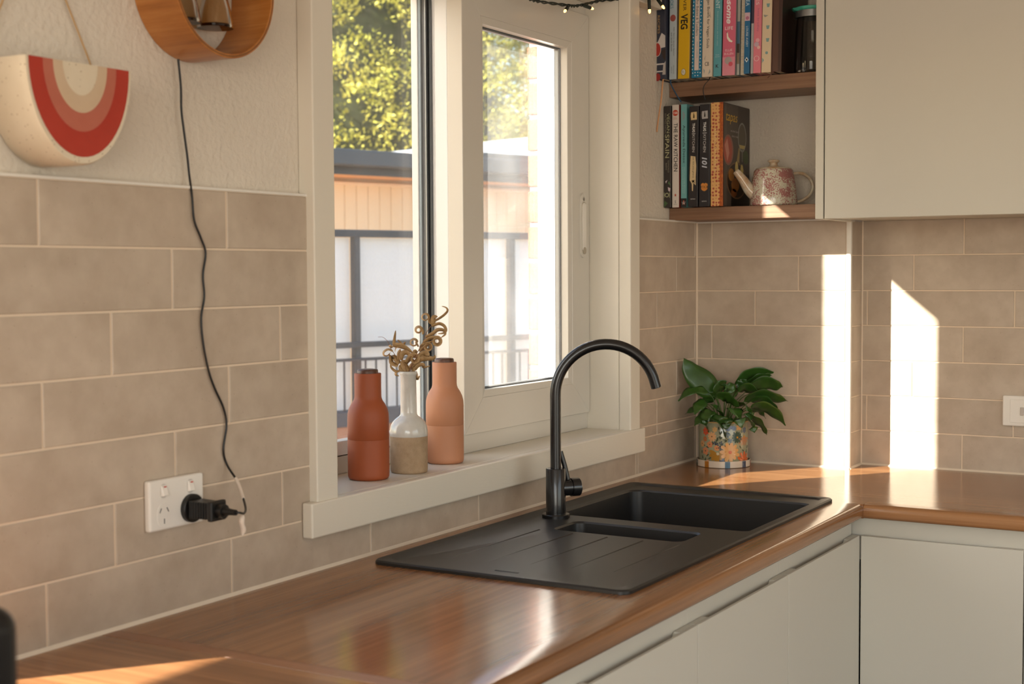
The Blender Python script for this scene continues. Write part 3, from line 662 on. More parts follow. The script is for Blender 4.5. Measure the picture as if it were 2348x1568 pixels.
def cyl(u, v, dr=.0006, r=pr_):                       # u metres to the right seen from the room, v metres up
    a = va + u / r; return ((r + dr) * math.cos(a), (r + dr) * math.sin(a), v)
def patch(name, polys, m, parent, lift=.0005, r=pr_):
    b = MB()
    for pl in polys:
        cx = sum(p[0] for p in pl) / len(pl); cy = sum(p[1] for p in pl) / len(pl); n = len(b.v); b.v.append(cyl(cx, cy, lift, r))
        for p in pl: b.v.append(cyl(p[0], p[1], lift, r))
        for i in range(len(pl)): b.f.append((n, n + 1 + i, n + 1 + (i + 1) % len(pl)))
    return b.build(name, m, parent)
def petal(cx, cy, a, l, wd, r0=.12):
    pts = []; d = (math.cos(a), math.sin(a)); nn = (-d[1], d[0])
    for t, k in ((r0, .25), (.45, .85), (.75, 1), (.93, .7), (1, .15)): pts.append((cx + d[0] * l * t + nn[0] * wd * k / 2, cy + d[1] * l * t + nn[1] * wd * k / 2))
    for t, k in ((1, .15), (.93, .7), (.75, 1), (.45, .85), (r0, .25)): pts.append((cx + d[0] * l * t - nn[0] * wd * k / 2, cy + d[1] * l * t - nn[1] * wd * k / 2))
    return pts
def disc(cx, cy, r, n=12, ry=None): return [(cx + r * math.cos(2 * pi * i / n), cy + (ry or r) * math.sin(2 * pi * i / n)) for i in range(n)]
PC = {}
def pc(rgb):
    if rgb not in PC: PC[rgb] = mat('print_%d_%d_%d' % rgb, rgb, .2, coat=.3)
    return PC[rgb]
K = .1411 / 1050     # metres on the pot per sketch unit
def fl(x, y, l, wd, n, col, ctr=None, a0=0, span=2 * pi, lift=.0006, cr_=.2):
    cx, cy = (x - 862) * K, z0p + (1215 - y) * K; l *= K; wd *= K
    cx = pr_ * math.asin(max(-.99, min(.99, cx / pr_)))
    o = patch('painted_flower', [petal(cx, cy, a0 + span * i / (n if span > 6 else n - 1), l * random.uniform(.9, 1.08), wd) for i in range(n)], pc(col), pot, lift)
    if ctr: patch('flower_centre', [disc(cx, cy, l * cr_)], pc(ctr), pot, lift + .0003)
fl(925, 925, 215, 80, 11, (224, 168, 104), (206, 96, 34), .25, cr_=.17, lift=.0009)
fl(670, 960, 190, 80, 8, (172, 122, 36), (210, 196, 160), pi - .25, pi + .5, .0007, .16)
fl(1080, 615, 135, 48, 12, (62, 84, 68), (212, 150, 48), .1, cr_=.16)
fl(1230, 1120, 210, 66, 10, (214, 100, 34), (150, 84, 50), .2, lift=.0011, cr_=.1)
fl(555, 600, 110, 46, 9, (224, 170, 118), (120, 84, 52), .3, cr_=.15)
fl(445, 495, 90, 50, 7, (212, 74, 34), None, .2)
fl(515, 770, 70, 62, 5, (216, 138, 92), (96, 84, 60), .4, cr_=.2)
fl(440, 915, 85, 70, 5, (216, 138, 92), (96, 84, 60), .1, cr_=.2)
fl(650, 840, 60, 54, 5, (224, 150, 100), (120, 100, 50), .3, cr_=.22)
fl(480, 1165, 75, 64, 5, (216, 138, 92), (150, 90, 60), .4, cr_=.2)
fl(385, 770, 70, 60, 6, (214, 160, 104), (80, 60, 40), .2)
fl(430, 660, 60, 40, 7, (190, 110, 60), None, .1)
fl(775, 1200, 140, 50, 7, (52, 62, 92), None, -.1, pi + .2, .0008)
fl(1240, 610, 210, 40, 7, (190, 130, 88), (200, 140, 60), pi + .35, pi - .7, .0006, .14)
fl(1120, 400, 70, 50, 5, (224, 168, 110), None, .2)
fl(1250, 470, 70, 44, 6, (98, 116, 140), None, .5)
fl(610, 450, 60, 40, 6, (214, 170, 110), None, .5)
fl(1010, 420, 50, 40, 5, (104, 124, 152), None, .3); fl(880, 440, 46, 40, 5, (104, 124, 152), None, .9); fl(950, 400, 44, 36, 5, (104, 124, 152), None, .9)
fl(870, 560, 60, 44, 4, (98, 120, 138), None, .1); fl(920, 680, 50, 42, 4, (98, 120, 138), None, .5)
for x, y in ((605, 735), (660, 760), (735, 725), (750, 880), (755, 805), (705, 830)): fl(x, y, 38, 34, 3, (44, 52, 80), None, 1.2)
for x, y, a in ((690, 640, .4), (760, 650, 2.5), (790, 720, .6), (850, 630, 2.2), (640, 690, 1.1), (860, 770, .2), (790, 790, 2.8), (720, 560, 1.2), (450, 1040, .8), (480, 1090, .5), (380, 1000, 1.6), (1180, 870, 2.2), (1310, 880, .9), (930, 1195, .6), (560, 690, 1.4), (440, 820, 2.6), (1180, 440, 1.2), (880, 500, 1.8), (1000, 480, 1.4), (690, 470, 1.6), (830, 470, 1.3)):
    fl(x, y, 90, 34, 2, (66, 76, 52), None, a, 7, .0005)
for u, col in ((-.112, (66, 84, 76)), (-.062, (176, 112, 36)), (.0, (84, 122, 148)), (.054, (52, 62, 88)), (.098, (186, 78, 46)), (.15, (66, 84, 76)), (.2, (176, 112, 36)), (-.17, (186, 78, 46))):
    patch('saucer_stripe', [[(u + dx - .007, v) for dx, v in ((0, .0005), (.0048, .0005), (.0096, .0005), (.0144, .0005), (.0144, .0186), (.0096, .0186), (.0048, .0186), (0, .0186))]], pc(col), PL, .0004, .0777)
# leaves: (a, z) tip, base, arch height, width, towards viewer, twist
LEAF = mat('lily_leaf', (46, 78, 30), .30, var=(60, 98, 36), vscale=14, spec=.5, coat=.1, rnd=.12)
lp = LEAF.node_tree.nodes['Principled BSDF']; lp.inputs['Transmission Weight'].default_value = 0
LSTEM = mat('lily_stem', (74, 104, 44), .45)
def leaf(pts, wd, blade=.42, roll=0.0, fold=.25, tilt=0.0):
    wd *= 1.22
    """pts: (a right, z up, b to viewer) from soil to tip; the last part of the path (blade) carries the blade"""
    q = smooth_path([V2(p[0], p[1], p[2]) for p in pts], 7); n = len(q); s = int(n * (1 - blade) + .5)
    MB().tube(q[:s + 2], [.0016 - .0006 * i / (s + 1) for i in range(s + 2)], 5).build('leaf_stem', LSTEM, PL, 0, True)
    b = q[s:]; m = len(b); rows = []
    for i, p in enumerate(b):
        t = i / (m - 1); tg = (b[min(i + 1, m - 1)] - b[max(i - 1, 0)]).normalized()
        sd = tg.cross(up if abs(tg.z) < .95 else bk).normalized()
        nrm = sd.cross(tg).normalized(); rl = roll + tilt * t
        sd2 = sd * math.cos(rl) + nrm * math.sin(rl); nr2 = nrm * math.cos(rl) - sd * math.sin(rl)
        wv = wd * (max(0, math.sin(pi * min(1, t ** .72 * 1.0))) ** .85) * (1 if t < .8 else 1 - .35 * (t - .8) / .2) + .0003
        wav = .0022 * math.sin(t * 17 + wd * 300)
        rows.append([p + sd2 * wv * .5 * k + nr2 * (abs(k) * wv * .5 * fold - abs(k) ** 3 * wv * .10 + (wav if k < 0 else -wav) * abs(k)) for k in (-1, -.55, 0, .55, 1)])
    MB().rings(rows, False, False, closed=False).build('leaf', LEAF, PL, 0, True, sharp=80, solid=.0004)
Z0 = .105
LV = [
 ([(-.004, Z0, 0), (-.012, .16, -.005), (-.02, .19, -.01), (-.045, .225, -.012), (-.09, .268, -.015), (-.113, .308, -.012)], .062, .58, 1.25, .18),
 ([(-.01, Z0, 0), (-.02, .16, .0), (-.035, .20, 0), (-.06, .215, .005), (-.10, .212, .01), (-.132, .186, .015)], .034, .55, .5, .3),
 ([(-.012, Z0, .01), (-.03, .145, .01), (-.05, .16, .012), (-.08, .165, .015), (-.113, .148, .015)], .030, .6, .4, .3),
 ([(-.02, Z0, .02), (-.035, .14, .03), (-.05, .15, .035), (-.07, .138, .04), (-.09, .118, .045)], .032, .6, .5, .3),
 ([(.002, Z0, -.01), (.006, .18, -.015), (.02, .215, -.02), (.055, .245, -.02), (.085, .262, -.02), (.125, .264, -.02), (.152, .262, -.02)], .036, .60, .9, .25),
 ([(.006, Z0, -.01), (.03, .19, -.02), (.052, .22, -.02), (.085, .24, -.02), (.12, .252, -.02), (.143, .256, -.022)], .028, .5, .8, .3),
 ([(.012, Z0, 0), (.03, .17, -.01), (.055, .20, -.01), (.09, .225, -.01), (.125, .234, -.008), (.155, .226, -.005), (.172, .223, -.005)], .046, .62, .85, .25),
 ([(.012, Z0, -.02), (.05, .18, -.035), (.09, .205, -.04), (.125, .216, -.04), (.155, .214, -.04), (.178, .202, -.04)], .034, .5, .6, .3),
 ([(.01, Z0, .02), (.025, .16, .03), (.045, .18, .035), (.08, .198, .035), (.115, .20, .035), (.15, .192, .035), (.178, .186, .035)], .046, .62, .7, .3),
 ([(.012, Z0, .02), (.04, .155, .04), (.07, .172, .05), (.105, .170, .055), (.14, .15, .055), (.168, .118, .055)], .05, .62, .55, .3),
 ([(.008, Z0, .02), (.03, .14, .05), (.05, .15, .06), (.075, .138, .065), (.098, .118, .068), (.112, .094, .07)], .042, .62, .45, .3),
 ([(0, Z0, .03), (.008, .15, .06), (.015, .168, .075), (.022, .165, .088), (.03, .145, .095), (.035, .118, .098)], .05, .66, .1, .25),
 ([(-.004, Z0, .03), (-.015, .14, .06), (-.022, .15, .075), (-.025, .138, .085), (-.018, .118, .09), (-.006, .085, .092)], .042, .66, .1, .3),
 ([(-.006, Z0, .01), (-.012, .165, .03), (-.022, .195, .04), (-.005, .20, .05), (.015, .19, .058), (.035, .172, .062)], .042, .62, .75, .25),
 ([(.0, Z0, .0), (.0, .17, .012), (.002, .215, .018), (.008, .235, .02)], .034, .5, 1.4, .3),
 ([(.004, Z0, .01), (.01, .17, .02), (.022, .205, .024), (.012, .225, .02), (.004, .232, .018)], .03, .5, 1.1, .3),
 ([(-.012, Z0, .02), (-.03, .15, .04), (-.035, .178, .045), (-.03, .165, .055), (-.012, .15, .065), (0, .13, .07)], .036, .6, .4, .3),
 ([(-.01, Z0, -.01), (-.03, .15, -.012), (-.05, .178, -.014), (-.03, .198, -.01), (-.016, .205, -.008)], .03, .55, 1.0, .3),
 ([(.0, Z0, -.02), (.012, .17, -.03), (.03, .205, -.035), (.045, .218, -.035)], .034, .5, 1.2, .3),
 ([(-.016, Z0, .02), (-.04, .135, .035), (-.055, .14, .04), (-.06, .125, .05), (-.05, .1, .055)], .03, .6, .3, .3),
 ([(.016, Z0, 0), (.05, .15, .01), (.075, .16, .01), (.1, .155, .015), (.118, .135, .02)], .032, .6, .5, .3),
 ([(.004, Z0, .02), (.012, .15, .04), (.03, .175, .05), (.05, .178, .06), (.062, .16, .07), (.064, .135, .075)], .044, .62, .35, .3),
 ([(-.004, Z0, .01), (-.03, .16, .02), (-.055, .18, .025), (-.075, .172, .03), (-.088, .15, .035)], .036, .6, .5, .3),
 ([(.004, Z0, 0), (.02, .18, .01), (.04, .212, .012), (.062, .222, .014), (.088, .21, .02), (.1, .19, .025)], .044, .6, .6, .3),
 ([(0, Z0, 0), (-.012, .17, -.005), (-.02, .2, -.005), (-.008, .226, -.01), (.01, .242, -.012)], .036, .55, 1.2, .25),
 ([(-.008, Z0, .02), (-.02, .145, .05), (-.04, .16, .06), (-.058, .15, .07), (-.066, .125, .075)], .034, .6, .3, .3),
 ([(.014, Z0, .01), (.045, .16, .02), (.075, .185, .022), (.105, .187, .025), (.132, .172, .03), (.148, .15, .03)], .044, .62, .6, .3),
 ([(.006, Z0, -.01), (.028, .18, -.015), (.045, .21, -.015), (.06, .232, -.012), (.068, .245, -.01)], .036, .5, 1.2, .25),
 ([(.002, Z0, .03), (.004, .13, .06), (-.002, .142, .075), (-.006, .132, .085), (-.004, .112, .09)], .034, .6, .1, .3),
 ([(.01, Z0, .03), (.03, .13, .055), (.05, .14, .065), (.07, .125, .07), (.078, .1, .072)], .036, .6, .3, .3),
]
for a in LV: leaf(*a)

# ------------------------------------------------------------------ teapot
TPT = empty('teapot', (-.098, -.2735, 1.6385)); tag(TPT, 'pink mottled ceramic teapot with lid on the lower corner shelf', 'teapot')
TPM = mat('teapot_glaze', (206, 200, 178), .18, coat=.3)
nt = TPM.node_tree; pb = nt.nodes['Principled BSDF']; L = nt.links.new
tcn = nt.nodes.new('ShaderNodeTexCoord'); n1 = nt.nodes.new('ShaderNodeTexNoise'); n1.inputs['Scale'].default_value = 280; n1.inputs['Detail'].default_value = 3; L(tcn.outputs['Object'], n1.inputs['Vector'])
n2 = nt.nodes.new('ShaderNodeTexNoise'); n2.inputs['Scale'].default_value = 22; n2.inputs['Detail'].default_value = 3; L(tcn.outputs['Object'], n2.inputs['Vector'])
ad = nt.nodes.new('ShaderNodeMath'); ad.operation = 'ADD'; L(n1.outputs['Fac'], ad.inputs[0]); L(n2.outputs['Fac'], ad.inputs[1])
cr = nt.nodes.new('ShaderNodeValToRGB'); cr.color_ramp.elements[0].position = .99; cr.color_ramp.elements[1].position = 1.0
dv = nt.nodes.new('ShaderNodeMath'); dv.operation = 'MULTIPLY'; dv.inputs[1].default_value = .5; L(ad.outputs[0], dv.inputs[0])
cr.color_ramp.elements[0].position = .475; cr.color_ramp.elements[1].position = .51; cr.color_ramp.elements[0].color = lin(208, 203, 182); cr.color_ramp.elements[1].color = lin(168, 112, 108)
L(dv.outputs[0], cr.inputs[0]); L(cr.outputs[0], pb.inputs['Base Color'])
CRM = mat('teapot_cream', (208, 202, 182), .18, var=(188, 150, 112), vscale=30, coat=.3)
MB().lathe([(.060, 0), (.0655, .002), (.0665, .006), (.0645, .03), (.0595, .07), (.0545, .0965), (.0525, .1005), (.049, .1025), (.04, .103)], 48).build('pot_body', TPM, TPT, 0, True, sharp=60)
MB().lathe([(.0505, .1015), (.049, .1045), (.03, .1085), (.018, .1105), (.0125, .113), (.0105, .117), (.012, .121), (.0165, .1235), (.0172, .1255), (.0155, .128), (.008, .1295), (0, .13)], 40).build('lid', CRM, TPT, 0, True, sharp=60)
q = smooth_path([V2(-.045, .03, 0), V2(-.066, .045, 0), V2(-.086, .074, 0), V2(-.106, .0985, 0)], 6)
MB().tube(q, [.022 - .0135 * (i / (len(q) - 1)) ** .8 for i in range(len(q))], 20, cap=False).build('spout', CRM, TPT, 0, True, solid=.0015)
q = smooth_path([V2(.050, .088, 0), V2(.068, .0915, 0), V2(.088, .087, 0), V2(.104, .072, 0), V2(.1095, .052, 0), V2(.102, .032, 0), V2(.085, .018, 0), V2(.062, .0085, 0)], 6)
MB().tube(q, .0045, 12).build('handle', CRM, TPT, 0, True)

# ------------------------------------------------------------------ glass jug with teal lid
JG = empty('glass_jug', (-.118, -.3885, 1.9945)); tag(JG, 'smoky glass jug with a teal lid at the end of the upper shelf', 'jug')
SMK = glass('smoked_glass', (.62, .60, .57), 1.5)
MB().lathe([(.0, .002), (.046, .002), (.048, .008), (.0465, .05), (.043, .12), (.040, .148), (.0405, .163), (.0425, .17)], 40, cap0=False, cap1=False).build('glass_body', SMK, JG, 0, True)
MB().lathe([(0, .0005), (.044, .0005), (.0455, .006), (0, .007)], 40).build('glass_foot', glass('clear_foot', (.85, .86, .86), 1.5), JG, 0, True)
TEAL = mat('teal_plastic', (74, 178, 152), .4)
lid = MB().lathe([(.036, .162), (.0445, .1705), (.046, .172), (.046, .1775), (.043, .179), (0, .179)], 40).build('lid', TEAL, JG, 0, True, sharp=45)
MB().prism([tuple(V2(a, z, b)) for a, b, z in ((-.055, -.008, .1765), (-.03, -.03, .1765), (-.03, .03, .1765), (-.055, .010, .1765))], [tuple(V2(a, z, b)) for a, b, z in ((-.051, -.007, .170), (-.03, -.025, .164), (-.03, .025, .164), (-.051, .008, .170))]).build('pouring_lip', TEAL, lid, .001)
MB().lathe([(.0445, .150), (.0445, .168)], 40, cap0=False, cap1=False).build('neck_band', SPACER, JG, 0, True)

# ------------------------------------------------------------------ books
PAGE = mat('book_pages', (214, 202, 180), .85, var=(196, 184, 160), vscale=30, stretch=(1, 60, 1))
def bk_mat(rgb): 
    return mat('book_%d_%d_%d' % rgb, rgb, .38)
dn, rt_ = (0, 0, -1), (0, -1, 0)
def book(lb, y0, y1, xf, zb, h, d, spine, cover=None, deco=(), lean=0.0, grp='cookbooks on the upper shelf', name='book', var=None):
    t = y0 - y1; o = empty(name, (xf, (y0 + y1) / 2, zb), rot=(lean, 0, 0)); tag(o, lb, 'book', grp)
    m = var or bk_mat(spine); c = bk_mat(cover) if cover else m
    MB().box(0, .003, -t / 2 + .0003, t / 2 - .0003, 0, h).build('spine', m, o, .001)
    MB().box(.003, d, t / 2 - .0025, t / 2 - .0003, 0, h).box(.003, d, -t / 2 + .0003, -t / 2 + .0025, 0, h).build('covers', c, o)
    MB().box(.003, d - .004, -t / 2 + .0026, t / 2 - .0026, .003, h - .004).build('pages', PAGE, o)
    e = -.0004
    for k in deco:
        T = k[0]
        if T == 'v':      # reading downwards: text, colour, z centre, length, cap height, y offset
            _, s, col, zc, ln, ch, yo = k[:7]; lettering(o, s, bk_mat(col), (e, yo, zc), dn, rt_, ln, ch, *(k[7:]))
        elif T == 'h':
            _, s, col, zc, ln, ch, yo = k[:7]; lettering(o, s, bk_mat(col), (e, yo, zc), rt_, up, ln, ch, *(k[7:]))
        elif T == 'r':    # rectangle: colour, z0, z1, y from, y to
            _, col, a, b2, ya2, yb2 = k[:6]; MB().quadface((e * .5, ya2, a), (e * .5, yb2, a), (e * .5, yb2, b2), (e * .5, ya2, b2)).build('printed_panel', bk_mat(col), o)
        elif T == 'd':    # disc: colour, z, y, r, (ry)
            _, col, zc, yc, r = k[:5]; ry = k[5] if len(k) > 5 else r; lf = k[6] if len(k) > 6 else .8
            MB().quadface(*[(e * lf, yc - r * math.cos(2 * pi * i / 20), zc + ry * math.sin(2 * pi * i / 20)) for i in range(20)]).build('printed_disc', bk_mat(col), o)
        elif T == 'p':    # polygon: colour, [(y,z)...]
            MB().quadface(*[(e * .7, y, z) for y, z in k[2]]).build('printed_shape', bk_mat(k[1]), o)
    return o
ZU = 1.9947; q_ = 1 / 820
def zu(v): return (183 - v) * q_
LN = .018
b1 = book('navy cookbook printed with figs and cheese, first beside the window wall', .0168, -.0088, -.243, ZU, .24, .24, (50, 54, 70), None, [
    ('v', 'RECIPES', (190, 150, 92), .152, .05, .007, .007), ('d', (170, 52, 44), zu(115), .011, .0095, .018), ('d', (222, 200, 190), zu(115), .0112, .0112, .0195, .6), ('d', (150, 44, 40), zu(178), .010, .008, .011),
    ('p', (206, 200, 196), [(.012, .10), (-.002, .128), (-.013, .12), (-.013, .088), (.004, .086)]), ('p', (58, 46, 44), [(.0, .078), (-.014, .084), (-.014, .05), (-.006, .058)]), ('r', (208, 202, 200), .040, .044, .014, -.014), ('r', (208, 202, 200), .020, .0235, .014, -.014), ('p', (180, 172, 168), [(-.004, .012), (-.014, .012), (-.014, .05), (-.007, .04)])], lean=0)
XB = -.212
book('pale blue-white cookbook with a small red tree on its spine', -.0115, -.0335, XB - .012, ZU, .25, .21, (186, 198, 204), (150, 142, 130), [
    ('v', 'COOKS', (62, 132, 160), zu(5), .042, .0105, .004), ('d', (160, 84, 76), zu(44), 0, .0085, .0095), ('v', 'Allie Gaunt, Jessica Beaton', (60, 60, 64), zu(97), .080, .0042, -.003), ('v', 'and Sarah Buckle', (60, 60, 64), zu(98), .052, .0042, .0035), ('v', 'PENGUIN', (80, 84, 88), zu(161), .024, .0022, -.003), ('v', 'VIKING', (80, 84, 88), zu(161), .018, .0022, .003)], lean=.008)
book('bright yellow cookbook with bold black VEG lettering', -.0362, -.0705, XB - .008, ZU, .262, .215, (222, 176, 22), (150, 140, 120), [
    ('v', 'LIVER', (40, 34, 20), zu(12), .044, .009, -.001), ('v', 'VEG', (26, 24, 20), zu(54), .042, .0215, 0, .03), ('d', (34, 30, 24), zu(168), 0, .0068, .0092), ('d', (232, 222, 196), zu(168), 0, .006, .0084, 1.0), ('h', 'Pe', (34, 30, 24), zu(168), .006, .0085, 0)], lean=LN)
dots = [('d', (226, 232, 232), zu(v), yy, .0016) for v in range(4, 180, 8) for yy in ((.0112, -.0112) if (v // 8) % 2 else (.0125, -.0098))] + [('d', (226, 232, 232), zu(v), yy, .0016) for v in (171, 178) for yy in (-.004, .004)]
book('turquoise polka-dot cookbook with a pale title panel', -.0753, -.1065, XB - .004, ZU, .25, .20, (28, 122, 160), (110, 112, 112), dots + [('r', (222, 206, 196), zu(166), zu(-14), .0065, -.0065),
    ('v', 'for Babies & Toddlers', (60, 62, 66), zu(48), .098, .0072, 0), ('v', 'VANESSA CLARKSON', (90, 130, 150), zu(119), .046, .0028, -.001)], lean=LN)
book('cream cookbook with black serif title and faint leaf print', -.1078, -.1375, XB - .006, ZU, .255, .22, (222, 206, 186), None, [
    ('v', 'Vegan Bowls for Vegan Souls', (34, 34, 36), zu(58), .147, .0098, -.001), ('h', 'CB', (50, 48, 48), zu(154), .012, .0105, 0), ('p', (160, 166, 164), [(.008, .008), (.011, .024), (.006, .018)]), ('p', (160, 166, 164), [(-.004, .006), (-.009, .022), (-.011, .012)]), ('p', (190, 180, 164), [(.009, .05), (.004, .06), (.006, .045)]), ('p', (190, 180, 164), [(-.01, .16), (-.006, .18), (-.004, .165)])], lean=LN)
book('teal blue cookbook with a black K near its foot', -.1390, -.1625, XB, ZU, .245, .2, (92, 160, 170), (70, 84, 80), [
    ('v', 'DIANT', (206, 226, 226), zu(14), .044, .0115, .001), ('v', 'Recipes to heal your skin from within', (188, 214, 214), zu(76), .094, .0038, .001), ('h', 'HANNA', (190, 214, 214), zu(135), .011, .0026, 0), ('h', 'SILLITOE', (190, 214, 214), zu(139), .013, .0026, 0), ('h', 'K', (30, 30, 32), zu(160), .0085, .0095, 0, .02)], lean=LN)
book('deep pink cookbook with white script title and a banana', -.1660, -.2035, XB - .002, ZU, .255, .21, (212, 104, 128), (150, 150, 148), [
    ('r', (222, 142, 156), 0, .05, .018, -.018), ('v', 'olesome', (244, 232, 232), zu(28), .098, .0165, 0, .03, .25), ('h', 'LIFE', (240, 226, 226), zu(78), .023, .0088, 0), ('p', (240, 232, 214), [(.007, .115), (.004, .118), (.002, .105), (-.005, .096), (-.011, .092), (-.008, .089), (0, .092), (.006, .101)]), ('p', (60, 44, 40), [(.007, .119), (.0055, .119), (.0055, .115), (.007, .115)]),
    ('h', 'ELLIE', (240, 206, 210), zu(127), .020, .006, 0), ('h', 'BULLEN', (240, 206, 210), zu(135), .026, .006, 0), ('d', (176, 160, 158), zu(150), .001, .0105), ('d', (206, 84, 100), zu(158), -.006, .0062, .0062, 1.2)], lean=LN)
book('thin grey-blue booklet squeezed beside the spiral-bound book', -.2042, -.2135, XB + .006, ZU, .24, .19, (168, 168, 162), (90, 110, 124), [('r', (70, 106, 130), .085, .145, .004, -.004), ('r', (60, 52, 46), .06, .085, .004, -.004), ('r', (130, 116, 96), .03, .06, .004, -.004)], lean=LN)
sp = book('cream spiral-bound notebook with wire rings', -.2142, -.2292, XB + .01, ZU, .245, .19, (206, 194, 172), (196, 184, 162), [], lean=LN)
ring = None
for i in range(26):
    z = .004 + i * .0093
    if ring is None: ring = MB().tube([(.002 * 0 - .0035 * math.sin(a) + .001, .0062 * math.cos(a), 0) for a in [pi * j / 8 for j in range(9)]], .0007, 5).build('wire_ring', mat('white_wire', (226, 220, 210), .3), sp, 0, True); ring.location = (0, 0, z)
    else: c = ring.copy(); COL.objects.link(c); c.location = (0, 0, z)
book('mid blue paperback with a small pink photo and white lettering', -.2296, -.2462, XB - .004, ZU, .235, .2, (26, 98, 140), (40, 60, 80), [
    ('v', 'G TEA', (196, 216, 224), zu(17), .040, .0105, 0), ('r', (206, 176, 186), zu(66), zu(48), .0075, -.0075), ('d', (178, 112, 136), zu(60), 0, .005), ('v', 'LOUISE AVERY', (206, 222, 228), zu(101), .056, .0062, 0), ('p', (220, 230, 234), [(0, zu(146)), (-.0055, zu(152)), (0, zu(158)), (.0055, zu(152))]), ('p', (26, 98, 140), [(0, zu(149)), (-.003, zu(152)), (0, zu(155)), (.003, zu(152))])], lean=LN)
book('thin dark navy and white book between the blue and pink spines', -.2472, -.2558, XB, ZU, .245, .2, (176, 172, 172), (60, 60, 76), [('r', (56, 54, 74), .135, .245, .004, -.004), ('v', 'stories', (210, 206, 206), .118, .03, .003, 0)], lean=LN)
book('candy pink slim cookbook with pale circles on the spine', -.2562, -.2782, XB - .003, ZU, .24, .2, (220, 124, 138), (190, 110, 120), [
    ('v', 'BITES', (240, 214, 214), zu(15), .044, .0088, .001), ('v', 'kate bradley', (178, 100, 130), zu(67), .062, .0072, -.001), ('d', (228, 168, 176), zu(111), -.001, .0055), ('d', (196, 166, 180), zu(120), .002, .0068), ('d', (232, 186, 180), zu(127), -.004, .0045, .0045, 1.1), ('d', (240, 220, 220), zu(151), .001, .0072), ('d', (220, 124, 138), zu(151), .001, .0062, .0062, 1.1), ('h', 'te', (240, 220, 220), zu(151), .006, .006, .001)], lean=LN)
book('cream cloth-look book printed with small teal bowls', -.2785, -.3060, XB, ZU, .25, .2, (218, 198, 166), (170, 130, 116), [('p', (126, 160, 160), [(.002, zu(v)), (-.008, zu(v)), (-.006, zu(v + 8)), (0, zu(v + 8))]) for v in (0, 32, 80, 108)] + [('d', (126, 160, 160), zu(140), -.001, .004), ('p', (126, 160, 160), [(.011, zu(150)), (.006, zu(156)), (.011, zu(162))]), ('p', (150, 150, 140), [(.01, zu(56)), (-.004, zu(58)), (.006, zu(62))]), ('p', (70, 66, 80), [(.011, zu(16)), (.007, zu(20)), (.011, zu(21))])], lean=LN)
book('thick dark brown leather-look album at the right end of the row', -.3070, -.3340, XB + .004, ZU, .27, .205, (86, 56, 46), (44, 28, 24), [('r', (62, 38, 32), 0, .27, -.004, -.0125)], lean=.018)
def ribbon(book_, name, pts, w, col):
    MB().ribbon(smooth_path(pts, 5), [w] * (5 * (len(pts) - 1) + 1), Vector((0, 1, 0))).build(name, mat(name + '_silk', col, .5), book_, 0, True, solid=.0004)
ribbon(b1, 'tan_ribbon', [(.004, -.006, .004), (-.002, -.006, -.01), (-.002, -.001, -.06), (-.002, .008, -.115), (-.002, .012, -.146)], .0045, (214, 156, 108))
ribbon(b1, 'blue_ribbon', [(.03, -.0165, .004), (.028, -.0175, -.012), (.05, -.025, -.040), (.062, -.034, -.060)], .004, (44, 84, 116))
b5 = [o for o in COL.objects if o.get('label', '').startswith('cream cookbook with black serif')][0]
ribbon(b5, 'black_ribbon', [(.02, -.002, .004), (.012, -.002, -.006), (.008, .010, -.022), (.006, .012, -.04), (.012, .008, -.062)], .0028, (34, 30, 30))
b14 = [o for o in COL.objects if o.get('label', '').startswith('thick dark brown')][0]
ribbon(b14, 'brown_ribbon', [(.02, .006, .003), (.0, .006, .002), (-.006, .010, -.004), (-.006, .022, -.016)], .004, (96, 58, 46))

ZL = 1.6387
def zl(v): return (473 - v) * q_
G2 = 'cookbooks on the lower shelf'
book('black Spanish vegan cookbook leaning on the window wall', .0165, -.0055, -.198, ZL, .286, .195, (52, 46, 42), None, [
    ('v', 'VEGAN', (176, 174, 132), zl(278), .055, .0085, -.003), ('v', 'RECIPES FROM', (128, 118, 104), zl(278), .055, .0048, .0055), ('v', 'SPAIN', (186, 182, 140), zl(331), .066, .0125, .0), ('v', 'GONZALO', (150, 146, 124), zl(378), .034, .004, -.004), ('v', 'BARO', (150, 146, 124), zl(378), .019, .004, .003),
    ('p', (70, 96, 56), [(.01, .0), (-.002, .012), (.009, .02)]), ('p', (88, 120, 76), [(-.006, .075), (-.01, .062), (-.002, .068)]), ('p', (206, 190, 190), [(.006, .074), (-.001, .078), (.004, .068)]), ('p', (206, 190, 196), [(-.002, .058), (-.01, .054), (-.008, .044), (-.003, .048)]), ('d', (196, 196, 150), zl(444), .001, .0062), ('d', (52, 46, 42), zl(444), .001, .0045, .0045, 1.2), ('r', (196, 196, 150), zl(450), zl(438), .0098, .0086), ('r', (196, 196, 150), zl(450), zl(438), -.0066, -.0078)], grp=G2)
book('off-white raw food cookbook with a red disc at the top', -.0065, -.0275, -.192, ZL, .289, .19, (218, 206, 196), (150, 52, 34), [
    ('d', (196, 62, 40), zl(255), 0, .0085), ('h', '150', (234, 216, 204), zl(255), .0135, .0068, 0, .02), ('h', 'GREAT', (190, 90, 70), zl(266), .010, .0022, 0), ('h', 'RECIPES', (190, 90, 70), zl(269), .013, .0022, 0), ('v', 'THE RAW KITCHEN', (44, 40, 38), zl(334), .136, .0118, -.001, .01), ('p', (190, 72, 48), [(0.0, zl(440)), (-.0012, zl(443)), (-.0035, zl(443)), (-.0018, zl(445)), (-.0026, zl(448)), (0, zl(446.3)), (.0026, zl(448)), (.0018, zl(445)), (.0035, zl(443)), (.0012, zl(443))]), ('h', 'S', (90, 86, 84), zl(460), .004, .008, 0), ('h', 'MURDOCH', (90, 86, 84), zl(466), .011, .002, 0)], grp=G2)
